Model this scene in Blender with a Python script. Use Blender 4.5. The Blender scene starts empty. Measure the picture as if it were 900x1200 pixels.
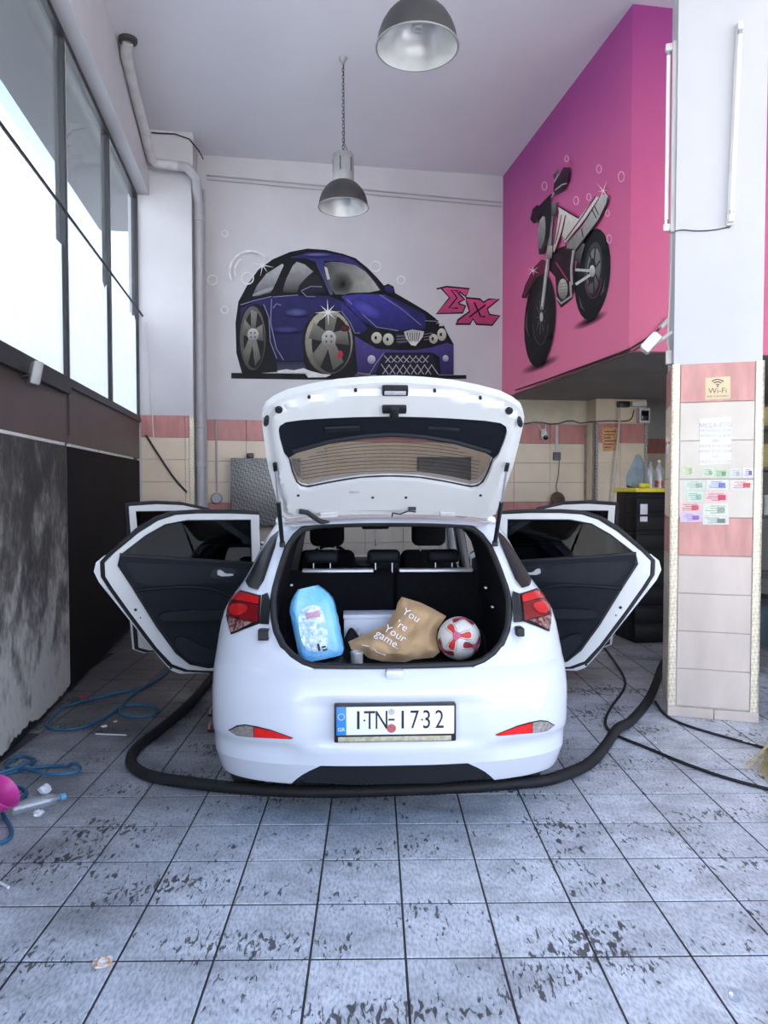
import bpy, bmesh, math, random
from mathutils import Vector, Matrix, Euler
from mathutils.geometry import delaunay_2d_cdt
random.seed(7)
PI = math.pi
scn = bpy.context.scene
col = scn.collection

# ------------------------------------------------------------------ camera, sky, sun, exposure
CAM_F, CAM_H, CAM_YAW, CAM_PITCH = 849.3, 1.6235, 0.0140, 0.03515
cam_d = bpy.data.cameras.new('camera'); cam = bpy.data.objects.new('camera', cam_d); col.objects.link(cam)
cam.location = (0, 0, CAM_H); cam.rotation_euler = (PI / 2 - CAM_PITCH, 0, -CAM_YAW)
cam_d.sensor_fit = 'HORIZONTAL'; cam_d.sensor_width = 36; cam_d.lens = 36 * CAM_F / 900
cam_d.clip_start = .05; cam_d.clip_end = 200
scn.camera = cam
world = bpy.data.worlds.new('sky'); scn.world = world; world.use_nodes = True
wn = world.node_tree.nodes; wl = world.node_tree.links
bg = wn['Background']
tc = wn.new('ShaderNodeTexCoord'); sx = wn.new('ShaderNodeSeparateXYZ'); rp = wn.new('ShaderNodeValToRGB')
wl.new(tc.outputs['Generated'], sx.inputs[0]); wl.new(sx.outputs['Z'], rp.inputs[0]); wl.new(rp.outputs[0], bg.inputs[0])
rp.color_ramp.elements[0].position = 0.0; rp.color_ramp.elements[0].color = (.92, .96, 1.04, 1)
rp.color_ramp.elements[1].position = .52; rp.color_ramp.elements[1].color = (.17, .32, .62, 1)
bg.inputs[1].default_value = 1.75
sun_d = bpy.data.lights.new('sun', 'SUN'); sun = bpy.data.objects.new('sun', sun_d); col.objects.link(sun)
sun_d.energy = 11; sun_d.angle = .01; sun_d.color = (1, .95, .87)
sun.rotation_euler = Vector((-.80, .16, -1.0)).to_track_quat('-Z', 'Y').to_euler()
scn.view_settings.view_transform = 'Standard'; scn.view_settings.look = 'None'
scn.view_settings.gamma = 1.0; scn.view_settings.use_curve_mapping = False
scn.view_settings.exposure = 1.42

# ------------------------------------------------------------------ geometry helpers
def ray(px, py):
    a = (px - 450) / CAM_F; b = -(py - 600) / CAM_F
    y = math.cos(CAM_PITCH) + b * math.sin(CAM_PITCH); z = -math.sin(CAM_PITCH) + b * math.cos(CAM_PITCH)
    return Vector((a * math.cos(CAM_YAW) + y * math.sin(CAM_YAW), -a * math.sin(CAM_YAW) + y * math.cos(CAM_YAW), z))
def on_plane(px, py, n, c):                     # traced point of the photograph -> point on a known plane n.p = c
    r = ray(px, py); t = (c - n[2] * CAM_H) / r.dot(Vector(n)); return r * t + Vector((0, 0, CAM_H))
def on_floor(px, py, z=0): return on_plane(px, py, (0, 0, 1), z)
PHI = math.radians(8.2)
EU = Vector((math.cos(PHI), math.sin(PHI), 0)); EV = Vector((-math.sin(PHI), math.cos(PHI), 0)); EZ = Vector((0, 0, 1))
def RC(u, v, z): return EU * u + EV * v + EZ * z          # room axes -> world
def UVZ(p): return (p.dot(EU), p.dot(EV), p.z)
U_L, V_B, V_P, Z_C, U_M, V_M, Z_M = -1.55, 9.65, 9.16, 5.85, 3.172, 6.08, 2.83

def in_poly(x, y, P):
    c = False; n = len(P); j = n - 1
    for i in range(n):
        xi, yi = P[i]; xj, yj = P[j]
        if (yi > y) != (yj > y) and x < (xj - xi) * (y - yi) / (yj - yi) + xi: c = not c
        j = i
    return c
def densify(P, step, closed=True):
    out = []; n = len(P)
    for i in range(n if closed else n - 1):
        a = P[i]; b = P[(i + 1) % n]; k = max(1, int(math.ceil(math.hypot(b[0] - a[0], b[1] - a[1]) / step)))
        for q in range(k): out.append((a[0] + (b[0] - a[0]) * q / k, a[1] + (b[1] - a[1]) * q / k))
    if not closed: out.append(tuple(P[-1]))
    return out
def smooth(P, n=2, closed=True):                # Chaikin
    P = [tuple(p) for p in P]
    for _ in range(n):
        Q = []; m = len(P)
        if not closed: Q.append(P[0])
        for i in range(m if closed else m - 1):
            a = P[i]; b = P[(i + 1) % m]
            Q.append(tuple(.75 * s + .25 * t for s, t in zip(a, b))); Q.append(tuple(.25 * s + .75 * t for s, t in zip(a, b)))
        if not closed: Q.append(P[-1])
        P = Q
    return P
def cdt(poly, step, holes=()):                  # triangulated region with inner grid points
    rings = [densify(poly, step)] + [densify(h, step) for h in holes]
    pts = []; edges = []; loops = []
    for r in rings:
        b = len(pts); pts += [Vector(p) for p in r]; edges += [(b + i, b + (i + 1) % len(r)) for i in range(len(r))]
        loops.append((b, len(r)))
    xs = [p[0] for p in rings[0]]; ys = [p[1] for p in rings[0]]
    nx = int((max(xs) - min(xs)) / step); ny = int((max(ys) - min(ys)) / step)
    for i in range(1, nx + 1):
        for j in range(1, ny + 1):
            x = min(xs) + (i - .5 + (.25 if j % 2 else 0)) * step; y = min(ys) + (j - .5) * step
            if in_poly(x, y, rings[0]) and not any(in_poly(x, y, h) for h in rings[1:]):
                if min((x - p[0]) ** 2 + (y - p[1]) ** 2 for r in rings for p in r) > (.4 * step) ** 2: pts.append(Vector((x, y)))
    V, E_, F_, *_r = delaunay_2d_cdt(pts, edges, [], 0, 1e-7)
    tri = []
    for f in F_:
        cx = sum(V[i][0] for i in f) / 3; cy = sum(V[i][1] for i in f) / 3
        if in_poly(cx, cy, rings[0]) and not any(in_poly(cx, cy, h) for h in rings[1:]): tri.append(tuple(f))
    return [tuple(p) for p in V], tri, rings

class MB:
    def __init__(s): s.v = []; s.f = []; s.c = []
    def add(s, vs, fs, c=None):
        b = len(s.v); s.v += [Vector(p) for p in vs]; s.f += [tuple(b + i for i in f) for f in fs]
        if c is not None: s.c += list(c) if isinstance(c, list) else [c] * len(vs)
        return s
    def box(s, x0, x1, y0, y1, z0, z1, fn=None):
        vs = [(x, y, z) for x in (x0, x1) for y in (y0, y1) for z in (z0, z1)]
        if fn: vs = [fn(*p) for p in vs]
        return s.add(vs, [(0, 1, 3, 2), (4, 6, 7, 5), (0, 4, 5, 1), (2, 3, 7, 6), (0, 2, 6, 4), (1, 5, 7, 3)])
    def bbox(s, x0, x1, y0, y1, z0, z1, b=.01, fn=None, seg=2):      # bevelled box
        bm = bmesh.new(); bmesh.ops.create_cube(bm, size=1)
        for p in bm.verts: p.co = Vector(((x0 + x1) / 2 + p.co.x * (x1 - x0), (y0 + y1) / 2 + p.co.y * (y1 - y0), (z0 + z1) / 2 + p.co.z * (z1 - z0)))
        bmesh.ops.bevel(bm, geom=list(bm.edges), offset=min(b, .49 * min(abs(x1 - x0), abs(y1 - y0), abs(z1 - z0))), segments=seg, profile=.5, affect='EDGES')
        bm.verts.index_update()
        vs = [p.co.copy() for p in bm.verts]; fs = [tuple(q.index for q in f.verts) for f in bm.faces]; bm.free()
        if fn: vs = [Vector(fn(*p)) for p in vs]
        return s.add(vs, fs)
    def tube(s, path, r, n=8, closed=False, flat=1.0):
        P = [Vector(p) for p in path]; m = len(P); rr = r if isinstance(r, (list, tuple)) else [r] * m
        T = []
        for i in range(m):
            a = P[(i - 1) % m] if closed else P[max(i - 1, 0)]; b = P[(i + 1) % m] if closed else P[min(i + 1, m - 1)]
            t = (b - a); T.append(t.normalized() if t.length > 1e-9 else Vector((0, 0, 1)))
        up = Vector((0, 0, 1)) if abs(T[0].z) < .9 else Vector((1, 0, 0))
        nv = (up - T[0] * up.dot(T[0])).normalized(); vs = []
        for i in range(m):
            nv = (nv - T[i] * nv.dot(T[i])); nv = nv.normalized() if nv.length > 1e-6 else T[i].orthogonal().normalized()
            bv = T[i].cross(nv)
            for k in range(n):
                a = 2 * PI * k / n; vs.append(P[i] + nv * (math.cos(a) * rr[i] * flat) + bv * (math.sin(a) * rr[i]))
        fs = []
        for i in range(m if closed else m - 1):
            j = (i + 1) % m
            for k in range(n): fs.append((i * n + k, i * n + (k + 1) % n, j * n + (k + 1) % n, j * n + k))
        if not closed: fs += [tuple(range(n - 1, -1, -1)), tuple((m - 1) * n + k for k in range(n))]
        return s.add(vs, fs)
    def lathe(s, prof, n=24, M=None, closed=False):            # prof: (r, z)
        vs = []; fs = []; m = len(prof)
        for r, z in prof:
            for k in range(n):
                a = 2 * PI * k / n; p = Vector((r * math.cos(a), r * math.sin(a), z)); vs.append(M @ p if M else p)
        for i in range(m if closed else m - 1):
            j = (i + 1) % m
            for k in range(n): fs.append((i * n + k, i * n + (k + 1) % n, j * n + (k + 1) % n, j * n + k))
        return s.add(vs, fs)
    def patch(s, poly, fn, step=.05, holes=(), colf=None):
        V, T, R = cdt(poly, step, holes)
        return s.add([fn(*p) for p in V], T, [colf(*p) for p in V] if colf else None)
    def slab(s, poly, f0, f1, step=.05, holes=()):             # solid between two mapped copies of one region
        V, T, R = cdt(poly, step, holes)
        s.add([f0(*p) for p in V], T); s.add([f1(*p) for p in V], [t[::-1] for t in T])
        for r in R:
            n = len(r); s.add([f0(*p) for p in r] + [f1(*p) for p in r], [(i, (i + 1) % n, n + (i + 1) % n, n + i) for i in range(n)])
        return s
    def loft(s, rings, closed=False, caps=False):
        n = len(rings[0]); fs = []
        for i in range(len(rings) - 1):
            for k in range(n if closed else n - 1):
                fs.append((i * n + k, i * n + (k + 1) % n, (i + 1) * n + (k + 1) % n, (i + 1) * n + k))
        if caps: fs += [tuple(range(n - 1, -1, -1)), tuple((len(rings) - 1) * n + k for k in range(n))]
        return s.add([p for r in rings for p in r], fs)
    def mesh(s, name, mat, sharp=40, fix=True):
        me = bpy.data.meshes.new(name); me.from_pydata([tuple(p) for p in s.v], [], s.f); me.validate()
        if fix:
            bm = bmesh.new(); bm.from_mesh(me); bmesh.ops.recalc_face_normals(bm, faces=list(bm.faces)); bm.to_mesh(me); bm.free()
        if s.c and len(s.c) == len(me.vertices):
            at = me.color_attributes.new('Col', 'FLOAT_COLOR', 'POINT')
            for i, c in enumerate(s.c): at.data[i].color = c if len(c) == 4 else (*c, 1)
        for p in me.polygons: p.use_smooth = True
        me.set_sharp_from_angle(angle=math.radians(sharp))
        me.materials.append(mat if not isinstance(mat, str) else MAT[mat])
        return me
    def build(s, name, mat, parent=None, sharp=40, base=True, fix=True, local=False):
        if parent is None and base:
            lo = [min(p[i] for p in s.v) for i in range(3)]; hi = [max(p[i] for p in s.v) for i in range(3)]
            o0 = Vector(((lo[0] + hi[0]) / 2, (lo[1] + hi[1]) / 2, lo[2])); s.v = [p - o0 for p in s.v]
        else: o0 = None
        o = bpy.data.objects.new(name, s.mesh(name, mat, sharp, fix)); col.objects.link(o)
        if o0: o.location = o0
        if parent is not None:
            o.parent = parent
            if not local: o.matrix_parent_inverse = WM[parent.name] if parent.name in WM else Matrix.Identity(4) @ Matrix.Translation(-parent.location)
        return o
WM = {}
def tag(o, label, cat, group=None):
    o['label'] = label; o['category'] = cat
    if group: o['group'] = group
    return o
def thing(name, label, cat, loc, group=None, rz=0):
    o = bpy.data.objects.new(name, None); col.objects.link(o); o.location = loc; o.rotation_euler = (0, 0, rz)
    o.empty_display_size = .1
    return tag(o, label, cat, group)
def struct(o): o['kind'] = 'structure'; return o

# ------------------------------------------------------------------ materials
MAT = {}
def new_mat(name):
    m = bpy.data.materials.new(name); m.use_nodes = True; MAT[name] = m
    return m, m.node_tree.nodes, m.node_tree.links, m.node_tree.nodes['Principled BSDF']
def mat(name, c, rough=.5, metal=0., var=.12, scale=6., bump=0., bscale=80., spec=.5, coat=0., stretch=(1, 1, 1), c2=None, thr=None):
    m, n, l, b = new_mat(name)
    b.inputs['Roughness'].default_value = rough; b.inputs['Metallic'].default_value = metal
    b.inputs['Specular IOR Level'].default_value = spec; b.inputs['Coat Weight'].default_value = coat
    g = n.new('ShaderNodeNewGeometry'); mp = n.new('ShaderNodeMapping'); mp.inputs['Scale'].default_value = stretch
    l.new(g.outputs['Position'], mp.inputs['Vector'])
    t = n.new('ShaderNodeTexNoise'); t.inputs['Scale'].default_value = scale; t.inputs['Detail'].default_value = 6
    l.new(mp.outputs[0], t.inputs['Vector'])
    r = n.new('ShaderNodeValToRGB'); l.new(t.outputs['Fac'], r.inputs[0])
    lo = c2 if c2 else tuple(max(0, x * (1 - var)) for x in c)
    r.color_ramp.elements[0].position = thr[0] if thr else .35; r.color_ramp.elements[1].position = thr[1] if thr else .65
    r.color_ramp.elements[0].color = (*lo, 1); r.color_ramp.elements[1].color = (*c, 1)
    l.new(r.outputs[0], b.inputs['Base Color'])
    if bump:
        t2 = n.new('ShaderNodeTexNoise'); t2.inputs['Scale'].default_value = bscale; t2.inputs['Detail'].default_value = 4
        l.new(mp.outputs[0], t2.inputs['Vector'])
        bp = n.new('ShaderNodeBump'); bp.inputs['Strength'].default_value = bump; bp.inputs['Distance'].default_value = .01
        l.new(t2.outputs['Fac'], bp.inputs['Height']); l.new(bp.outputs[0], b.inputs['Normal'])
    return m
def lin(r, g, b): return tuple(((x / 255) / 12.92 if x / 255 < .04045 else ((x / 255 + .055) / 1.055) ** 2.4) for x in (r, g, b))
def glass(name, tint, gloss=.08, rough=.02, diff=0., dcol=(.8, .8, .8)):
    m = bpy.data.materials.new(name); m.use_nodes = True; MAT[name] = m; n = m.node_tree.nodes; l = m.node_tree.links
    n.remove(n['Principled BSDF']); out = n['Material Output']
    t = n.new('ShaderNodeBsdfTransparent'); t.inputs[0].default_value = (*tint, 1)
    g = n.new('ShaderNodeBsdfGlossy'); g.inputs['Roughness'].default_value = rough
    f = n.new('ShaderNodeLayerWeight'); f.inputs[0].default_value = .5          # thin sheet: same reflectance from both sides
    pw = n.new('ShaderNodeMath'); pw.operation = 'POWER'; pw.inputs[1].default_value = 4.; l.new(f.outputs['Facing'], pw.inputs[0])
    mul = n.new('ShaderNodeMath'); mul.operation = 'MULTIPLY_ADD'; mul.inputs[1].default_value = .3; mul.inputs[2].default_value = gloss * .2
    l.new(pw.outputs[0], mul.inputs[0])
    x = n.new('ShaderNodeMixShader'); l.new(mul.outputs[0], x.inputs[0]); l.new(t.outputs[0], x.inputs[1]); l.new(g.outputs[0], x.inputs[2])
    last = x
    if diff:
        d = n.new('ShaderNodeBsdfDiffuse'); d.inputs[0].default_value = (*dcol, 1); tr = n.new('ShaderNodeBsdfTranslucent'); tr.inputs[0].default_value = (*dcol, 1)
        a = n.new('ShaderNodeMixShader'); a.inputs[0].default_value = .6; l.new(d.outputs[0], a.inputs[1]); l.new(tr.outputs[0], a.inputs[2])
        y = n.new('ShaderNodeMixShader'); ns = n.new('ShaderNodeTexNoise'); ns.inputs['Scale'].default_value = 9
        rr = n.new('ShaderNodeMapRange'); rr.inputs['To Min'].default_value = diff * .85; rr.inputs['To Max'].default_value = min(1, diff * 1.1)
        gg = n.new('ShaderNodeNewGeometry'); l.new(gg.outputs['Position'], ns.inputs['Vector']); l.new(ns.outputs['Fac'], rr.inputs[0]); l.new(rr.outputs[0], y.inputs[0])
        l.new(last.outputs[0], y.inputs[1]); l.new(a.outputs[0], y.inputs[2]); last = y
    l.new(last.outputs[0], out.inputs['Surface'])
    return m
def paint_attr(name, alpha=False, rough=.6):
    m, n, l, b = new_mat(name); a = n.new('ShaderNodeAttribute'); a.attribute_name = 'Col'; b.inputs['Roughness'].default_value = rough
    b.inputs['Specular IOR Level'].default_value = .25
    g = n.new('ShaderNodeNewGeometry'); t = n.new('ShaderNodeTexNoise'); t.inputs['Scale'].default_value = 14; t.inputs['Detail'].default_value = 5
    l.new(g.outputs['Position'], t.inputs['Vector'])
    mx = n.new('ShaderNodeMix'); mx.data_type = 'RGBA'; mx.blend_type = 'MULTIPLY'; mx.inputs[0].default_value = .45
    r = n.new('ShaderNodeValToRGB'); r.color_ramp.elements[0].position = .3; r.color_ramp.elements[0].color = (.55, .55, .55, 1); r.color_ramp.elements[1].position = .65
    l.new(t.outputs['Fac'], r.inputs[0]); l.new(a.outputs['Color'], mx.inputs[6]); l.new(r.outputs[0], mx.inputs[7]); l.new(mx.outputs[2], b.inputs['Base Color'])
    if alpha: l.new(a.outputs['Alpha'], b.inputs['Alpha'])
    return m
paint_attr('mural_paint'); paint_attr('mural_spray', True)
mat('car_white', (.66, .68, .72), .22, coat=.6, var=.015, scale=2)
mat('car_inner_white', (.68, .68, .66), .35, var=.03)
mat('car_black', (.006, .007, .009), .34, var=.3)
mat('car_trim', (.007, .010, .016), .6, spec=.22, var=.2, scale=3, bump=.15, bscale=300)
mat('car_trim_soft', (.012, .015, .021), .6, spec=.25, var=.15, scale=5, bump=.1, bscale=200)
mat('boot_black', (.005, .006, .009), .8, var=.3, scale=20, spec=.2)
mat('car_carpet', (.006, .006, .008), .95, spec=.2, var=.4, scale=40, bump=.3, bscale=400)
mat('rubber', (.015, .015, .016), .6, var=.35, scale=10)
mat('tyre', (.018, .018, .019), .75, var=.3, scale=12, bump=.2, bscale=60)
mat('alloy', (.45, .46, .48), .35, metal=.8, var=.2)
mat('chrome', (.7, .71, .74), .22, metal=1., var=.05)
mat('satin_silver', (.66, .67, .69), .35, metal=.4, var=.05)
mat('red_lens', (.62, .008, .012), .12, var=.2, scale=30, coat=.5)
mat('dark_red_lens', (.20, .004, .008), .1, var=.3, scale=40, coat=.5)
mat('reflector_red', (.85, .012, .012), .25, var=.15, scale=60)
mat('clear_lens', (.42, .37, .33), .12, var=.5, scale=70, coat=.5)
mat('indicator_lens', (.34, .20, .18), .12, c2=(.10, .02, .02), scale=55, thr=(.42, .6), coat=.5)
mat('smoke_lens', (.30, .26, .23), .18, var=.3, scale=60, coat=.4)
mat('plate_white', (.86, .87, .88), .35, var=.03)
mat('plate_blue', (.02, .22, .62), .35, var=.05)
mat('plate_black', (.01, .01, .012), .4, var=.1)
mat('print_grey', (.22, .21, .21), .7, var=.1)
mat('sticker_red', (.55, .10, .12), .5, var=.3, scale=120)
mat('sticker_grey', (.55, .55, .58), .4, var=.3, scale=120)
mat('frame_gold', (.55, .50, .33), .5, var=.35, scale=60)
glass('glass_dark', (.17, .19, .20), .06)
glass('glass_hatch', (.74, .71, .68), .1, diff=.10, dcol=(.4, .39, .37))
glass('glass_clear', (.82, .86, .85), .2)
glass('glass_pane', (.78, .83, .88), .1, diff=.025)
glass('glass_frosted', (.75, .78, .82), .2, diff=.92, dcol=(.93, .95, .98))
glass('plastic_clear', (.88, .92, .95), .8, diff=.22, dcol=(.85, .88, .92))
# ------------------------------------------------------------------ surfaces of the place
def floor_tile_mat():
    m, n, l, b = new_mat('floor_tile')
    g = n.new('ShaderNodeNewGeometry'); oi = n.new('ShaderNodeObjectInfo')
    def noise(scale, stretch, rot, detail=6, dist=0.):
        mp = n.new('ShaderNodeMapping'); mp.inputs['Scale'].default_value = stretch; mp.inputs['Rotation'].default_value = (0, 0, rot)
        l.new(g.outputs['Position'], mp.inputs['Vector']); t = n.new('ShaderNodeTexNoise'); t.inputs['Scale'].default_value = scale
        t.inputs['Detail'].default_value = detail; t.inputs['Distortion'].default_value = dist; l.new(mp.outputs[0], t.inputs['Vector']); return t
    def ramp(src, p0, p1, c0, c1):
        r = n.new('ShaderNodeValToRGB'); r.color_ramp.elements[0].position = p0; r.color_ramp.elements[1].position = p1
        r.color_ramp.elements[0].color = (*c0, 1); r.color_ramp.elements[1].color = (*c1, 1); l.new(src, r.inputs[0]); return r.outputs[0]
    def mul(a, bb, fac=1.):
        x = n.new('ShaderNodeMix'); x.data_type = 'RGBA'; x.blend_type = 'MULTIPLY'; x.inputs[0].default_value = fac; l.new(a, x.inputs[6]); l.new(bb, x.inputs[7]); return x.outputs[2]
    base = ramp(noise(9, (1, 1, 1), 0).outputs['Fac'], .3, .7, (.60, .625, .67), (.82, .85, .90))
    fine = ramp(noise(75, (1.3, .5, 1), .25, 5).outputs['Fac'], .34, .58, (.55, .55, .56), (1, 1, 1))
    f1 = noise(40, (1.35, .5, 1), .3, 6, .8); f2 = noise(2.6, (.7, 1.3, 1), .2, 5)
    ad = n.new('ShaderNodeMath'); ad.operation = 'MULTIPLY_ADD'; ad.inputs[1].default_value = .75; l.new(f2.outputs['Fac'], ad.inputs[0]); l.new(f1.outputs['Fac'], ad.inputs[2])
    fleck = ramp(ad.outputs[0], .695, .75, (.16, .155, .15), (1, 1, 1))
    blot = ramp(noise(2.1, (1, 1.7, 1), .15, 8, .4).outputs['Fac'], .26, .52, (.55, .54, .53), (1, 1, 1))
    # dirt along the left wall, plus shade towards the back painted into the colour
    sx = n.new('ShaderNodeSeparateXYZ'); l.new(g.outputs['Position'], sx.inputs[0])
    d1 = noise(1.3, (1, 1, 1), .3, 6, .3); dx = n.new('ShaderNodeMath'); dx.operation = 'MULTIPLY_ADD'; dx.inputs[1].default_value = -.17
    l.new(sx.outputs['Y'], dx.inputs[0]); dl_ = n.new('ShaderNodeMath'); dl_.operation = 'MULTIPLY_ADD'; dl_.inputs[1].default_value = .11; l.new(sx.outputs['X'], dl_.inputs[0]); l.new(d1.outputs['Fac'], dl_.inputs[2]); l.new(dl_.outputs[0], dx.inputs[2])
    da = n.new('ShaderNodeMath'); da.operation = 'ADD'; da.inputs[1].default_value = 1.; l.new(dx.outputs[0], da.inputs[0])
    dirt_shade = ramp(da.outputs[0], .42, .97, (.22, .205, .195), (1, 1, 1))
    tone = ramp(oi.outputs['Random'], 0, 1, (.86, .87, .88), (1, 1, 1))
    c = mul(mul(mul(mul(mul(base, fine, .8), fleck), blot, .85), tone), dirt_shade)
    l.new(c, b.inputs['Base Color']); b.inputs['Roughness'].default_value = .42
    bp = n.new('ShaderNodeBump'); bp.inputs['Strength'].default_value = .35; bp.inputs['Distance'].default_value = .006
    l.new(f1.outputs['Fac'], bp.inputs['Height']); l.new(bp.outputs[0], b.inputs['Normal'])
floor_tile_mat()
mat('grout', (.05, .05, .052), .9, var=.4, scale=8)
mat('ceiling_plaster', (.80, .79, .84), .9, var=.06, scale=.7, bump=.08, bscale=30)
mat('wall_plaster', (.60, .585, .60), .85, var=.10, scale=1.1, bump=.15, bscale=18)
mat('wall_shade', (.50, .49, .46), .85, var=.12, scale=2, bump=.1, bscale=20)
mat('tile_cream', (.74, .60, .44), .32, var=.10, scale=3)
mat('tile_pale', (.60, .51, .44), .32, var=.2, scale=4, stretch=(1, 1, .3))
mat('tile_pink', (.52, .20, .18), .36, var=.2, scale=14, stretch=(1, 1, .25))
mat('tile_bone', (.58, .52, .44), .32, var=.1, scale=5); mat('tile_rose', (.60, .28, .24), .36, var=.25, scale=12, stretch=(1, 1, .3))
mat('plaster_cream', (.66, .58, .44), .85, var=.25, scale=3, bump=.2)
mat('tile_grout', (.36, .31, .27), .9, var=.3, scale=15)
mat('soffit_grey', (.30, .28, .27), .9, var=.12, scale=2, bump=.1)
mat('panel_brown', (.085, .062, .058), .45, var=.18, scale=2.5, stretch=(1, 1, .4))
mat('panel_dark', (.012, .0115, .011), .7, var=.4, scale=2, spec=.15)
mat('frame_dark', (.022, .023, .026), .45, var=.2)
mat('gap_light_white', (.75, .76, .74), .5, var=.1)
mat('pipe_grey', (.46, .45, .47), .5, var=.12, scale=5)
mat('pipe_white', (.60, .59, .60), .45, var=.15, scale=8)
mat('cable_black', (.012, .012, .013), .5, var=.2)
mat('cable_white', (.66, .62, .56), .6, var=.1)
mat('street', (.55, .54, .52), .9, var=.15, scale=1)
mat('overhang_dark', (.07, .072, .078), .9, var=.1)
mat('column_plaster', (.54, .54, .56), .85, var=.08, scale=1.3, bump=.12, bscale=18)
mat('facade_white', (.80, .80, .79), .9, var=.04, scale=.4)
mat('facade_shutter', (.30, .36, .42), .7, var=.1)
def scale_mat():                                   # dark sheet with lime scale and scratches
    m, n, l, b = new_mat('panel_limed')
    g = n.new('ShaderNodeNewGeometry'); sx = n.new('ShaderNodeSeparateXYZ'); l.new(g.outputs['Position'], sx.inputs[0])
    def noise(scale, stretch, det=8, dist=0.):
        mp = n.new('ShaderNodeMapping'); mp.inputs['Scale'].default_value = stretch; l.new(g.outputs['Position'], mp.inputs['Vector'])
        t = n.new('ShaderNodeTexNoise'); t.inputs['Scale'].default_value = scale; t.inputs['Detail'].default_value = det; t.inputs['Distortion'].default_value = dist
        l.new(mp.outputs[0], t.inputs['Vector']); return t.outputs['Fac']
    def ma(op, a, bv, cv=None):
        x = n.new('ShaderNodeMath'); x.operation = op
        for i, q in enumerate((a, bv, cv)):
            if q is None: continue
            if isinstance(q, (int, float)): x.inputs[i].default_value = q
            else: l.new(q, x.inputs[i])
        return x.outputs[0]
    big = noise(2.6, (1, 1, .8), 9, 1.0); fine = noise(20, (1, 1, .6), 9, .5)
    # splashed scale reaches about a metre up the sheet
    k = ma('ADD', ma('MULTIPLY', big, 1.15), ma('MULTIPLY', fine, .65))
    k = ma('ADD', k, ma('MULTIPLY', sx.outputs['Z'], -.36)); k = ma('ADD', k, -.22)
    r = n.new('ShaderNodeValToRGB'); e = r.color_ramp.elements
    e[0].position = 0.; e[0].color = (.040, .040, .039, 1); e[1].position = .62; e[1].color = (.58, .57, .53, 1)
    q = e.new(.14); q.color = (.075, .074, .07, 1); q = e.new(.30); q.color = (.17, .165, .15, 1); q = e.new(.46); q.color = (.38, .37, .34, 1)
    l.new(k, r.inputs[0]); l.new(r.outputs[0], b.inputs['Base Color']); b.inputs['Roughness'].default_value = .7
    bp = n.new('ShaderNodeBump'); bp.inputs['Strength'].default_value = .6; bp.inputs['Distance'].default_value = .02; l.new(fine, bp.inputs['Height']); l.new(bp.outputs[0], b.inputs['Normal'])
scale_mat()
def pink_mat():                                    # pink field, violet towards the top
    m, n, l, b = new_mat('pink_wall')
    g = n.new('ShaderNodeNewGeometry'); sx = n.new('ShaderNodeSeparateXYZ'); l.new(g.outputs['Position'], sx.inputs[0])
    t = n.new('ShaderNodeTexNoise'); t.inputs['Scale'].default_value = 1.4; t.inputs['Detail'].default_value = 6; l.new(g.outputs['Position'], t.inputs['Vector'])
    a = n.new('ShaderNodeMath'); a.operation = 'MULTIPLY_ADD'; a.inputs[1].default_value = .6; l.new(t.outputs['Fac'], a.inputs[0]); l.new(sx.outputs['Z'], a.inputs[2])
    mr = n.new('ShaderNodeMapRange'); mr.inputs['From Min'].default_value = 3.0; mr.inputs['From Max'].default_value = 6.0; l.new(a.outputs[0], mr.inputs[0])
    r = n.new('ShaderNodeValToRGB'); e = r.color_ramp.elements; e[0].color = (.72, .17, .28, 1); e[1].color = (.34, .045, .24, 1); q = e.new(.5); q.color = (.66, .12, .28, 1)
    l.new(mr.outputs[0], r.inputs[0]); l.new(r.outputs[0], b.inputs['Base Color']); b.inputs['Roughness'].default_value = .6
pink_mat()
def plate_mat(name, c, d, sc, rot):                # raised tread pattern
    m, n, l, b = new_mat(name)
    g = n.new('ShaderNodeTexCoord'); mp = n.new('ShaderNodeMapping'); mp.inputs['Scale'].default_value = (sc, sc, sc); mp.inputs['Rotation'].default_value = rot
    l.new(g.outputs['Object'], mp.inputs['Vector']); ck = n.new('ShaderNodeTexChecker'); ck.inputs['Scale'].default_value = 1; l.new(mp.outputs[0], ck.inputs['Vector'])
    w = n.new('ShaderNodeTexNoise'); w.inputs['Scale'].default_value = 5; l.new(g.outputs['Object'], w.inputs['Vector'])
    ck.inputs['Color1'].default_value = (*c, 1); ck.inputs['Color2'].default_value = (*d, 1)
    x = n.new('ShaderNodeMix'); x.data_type = 'RGBA'; x.blend_type = 'MULTIPLY'; x.inputs[0].default_value = .35; l.new(ck.outputs[0], x.inputs[6]); l.new(w.outputs['Fac'], x.inputs[7])
    l.new(x.outputs[2], b.inputs['Base Color']); b.inputs['Roughness'].default_value = .4; b.inputs['Metallic'].default_value = .3
    bp = n.new('ShaderNodeBump'); bp.inputs['Strength'].default_value = .5; bp.inputs['Distance'].default_value = .004; l.new(ck.outputs['Fac'], bp.inputs['Height']); l.new(bp.outputs[0], b.inputs['Normal'])
plate_mat('strip_cream', (.90, .82, .64), (.70, .61, .44), 55, (.6, .785, .3))
plate_mat('strip_steel', (.50, .46, .42), (.26, .24, .22), 45, (.6, .785, .3))
plate_mat('tread_plate', (.34, .33, .31), (.16, .155, .15), 38, (.6, .785, .3))

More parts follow.
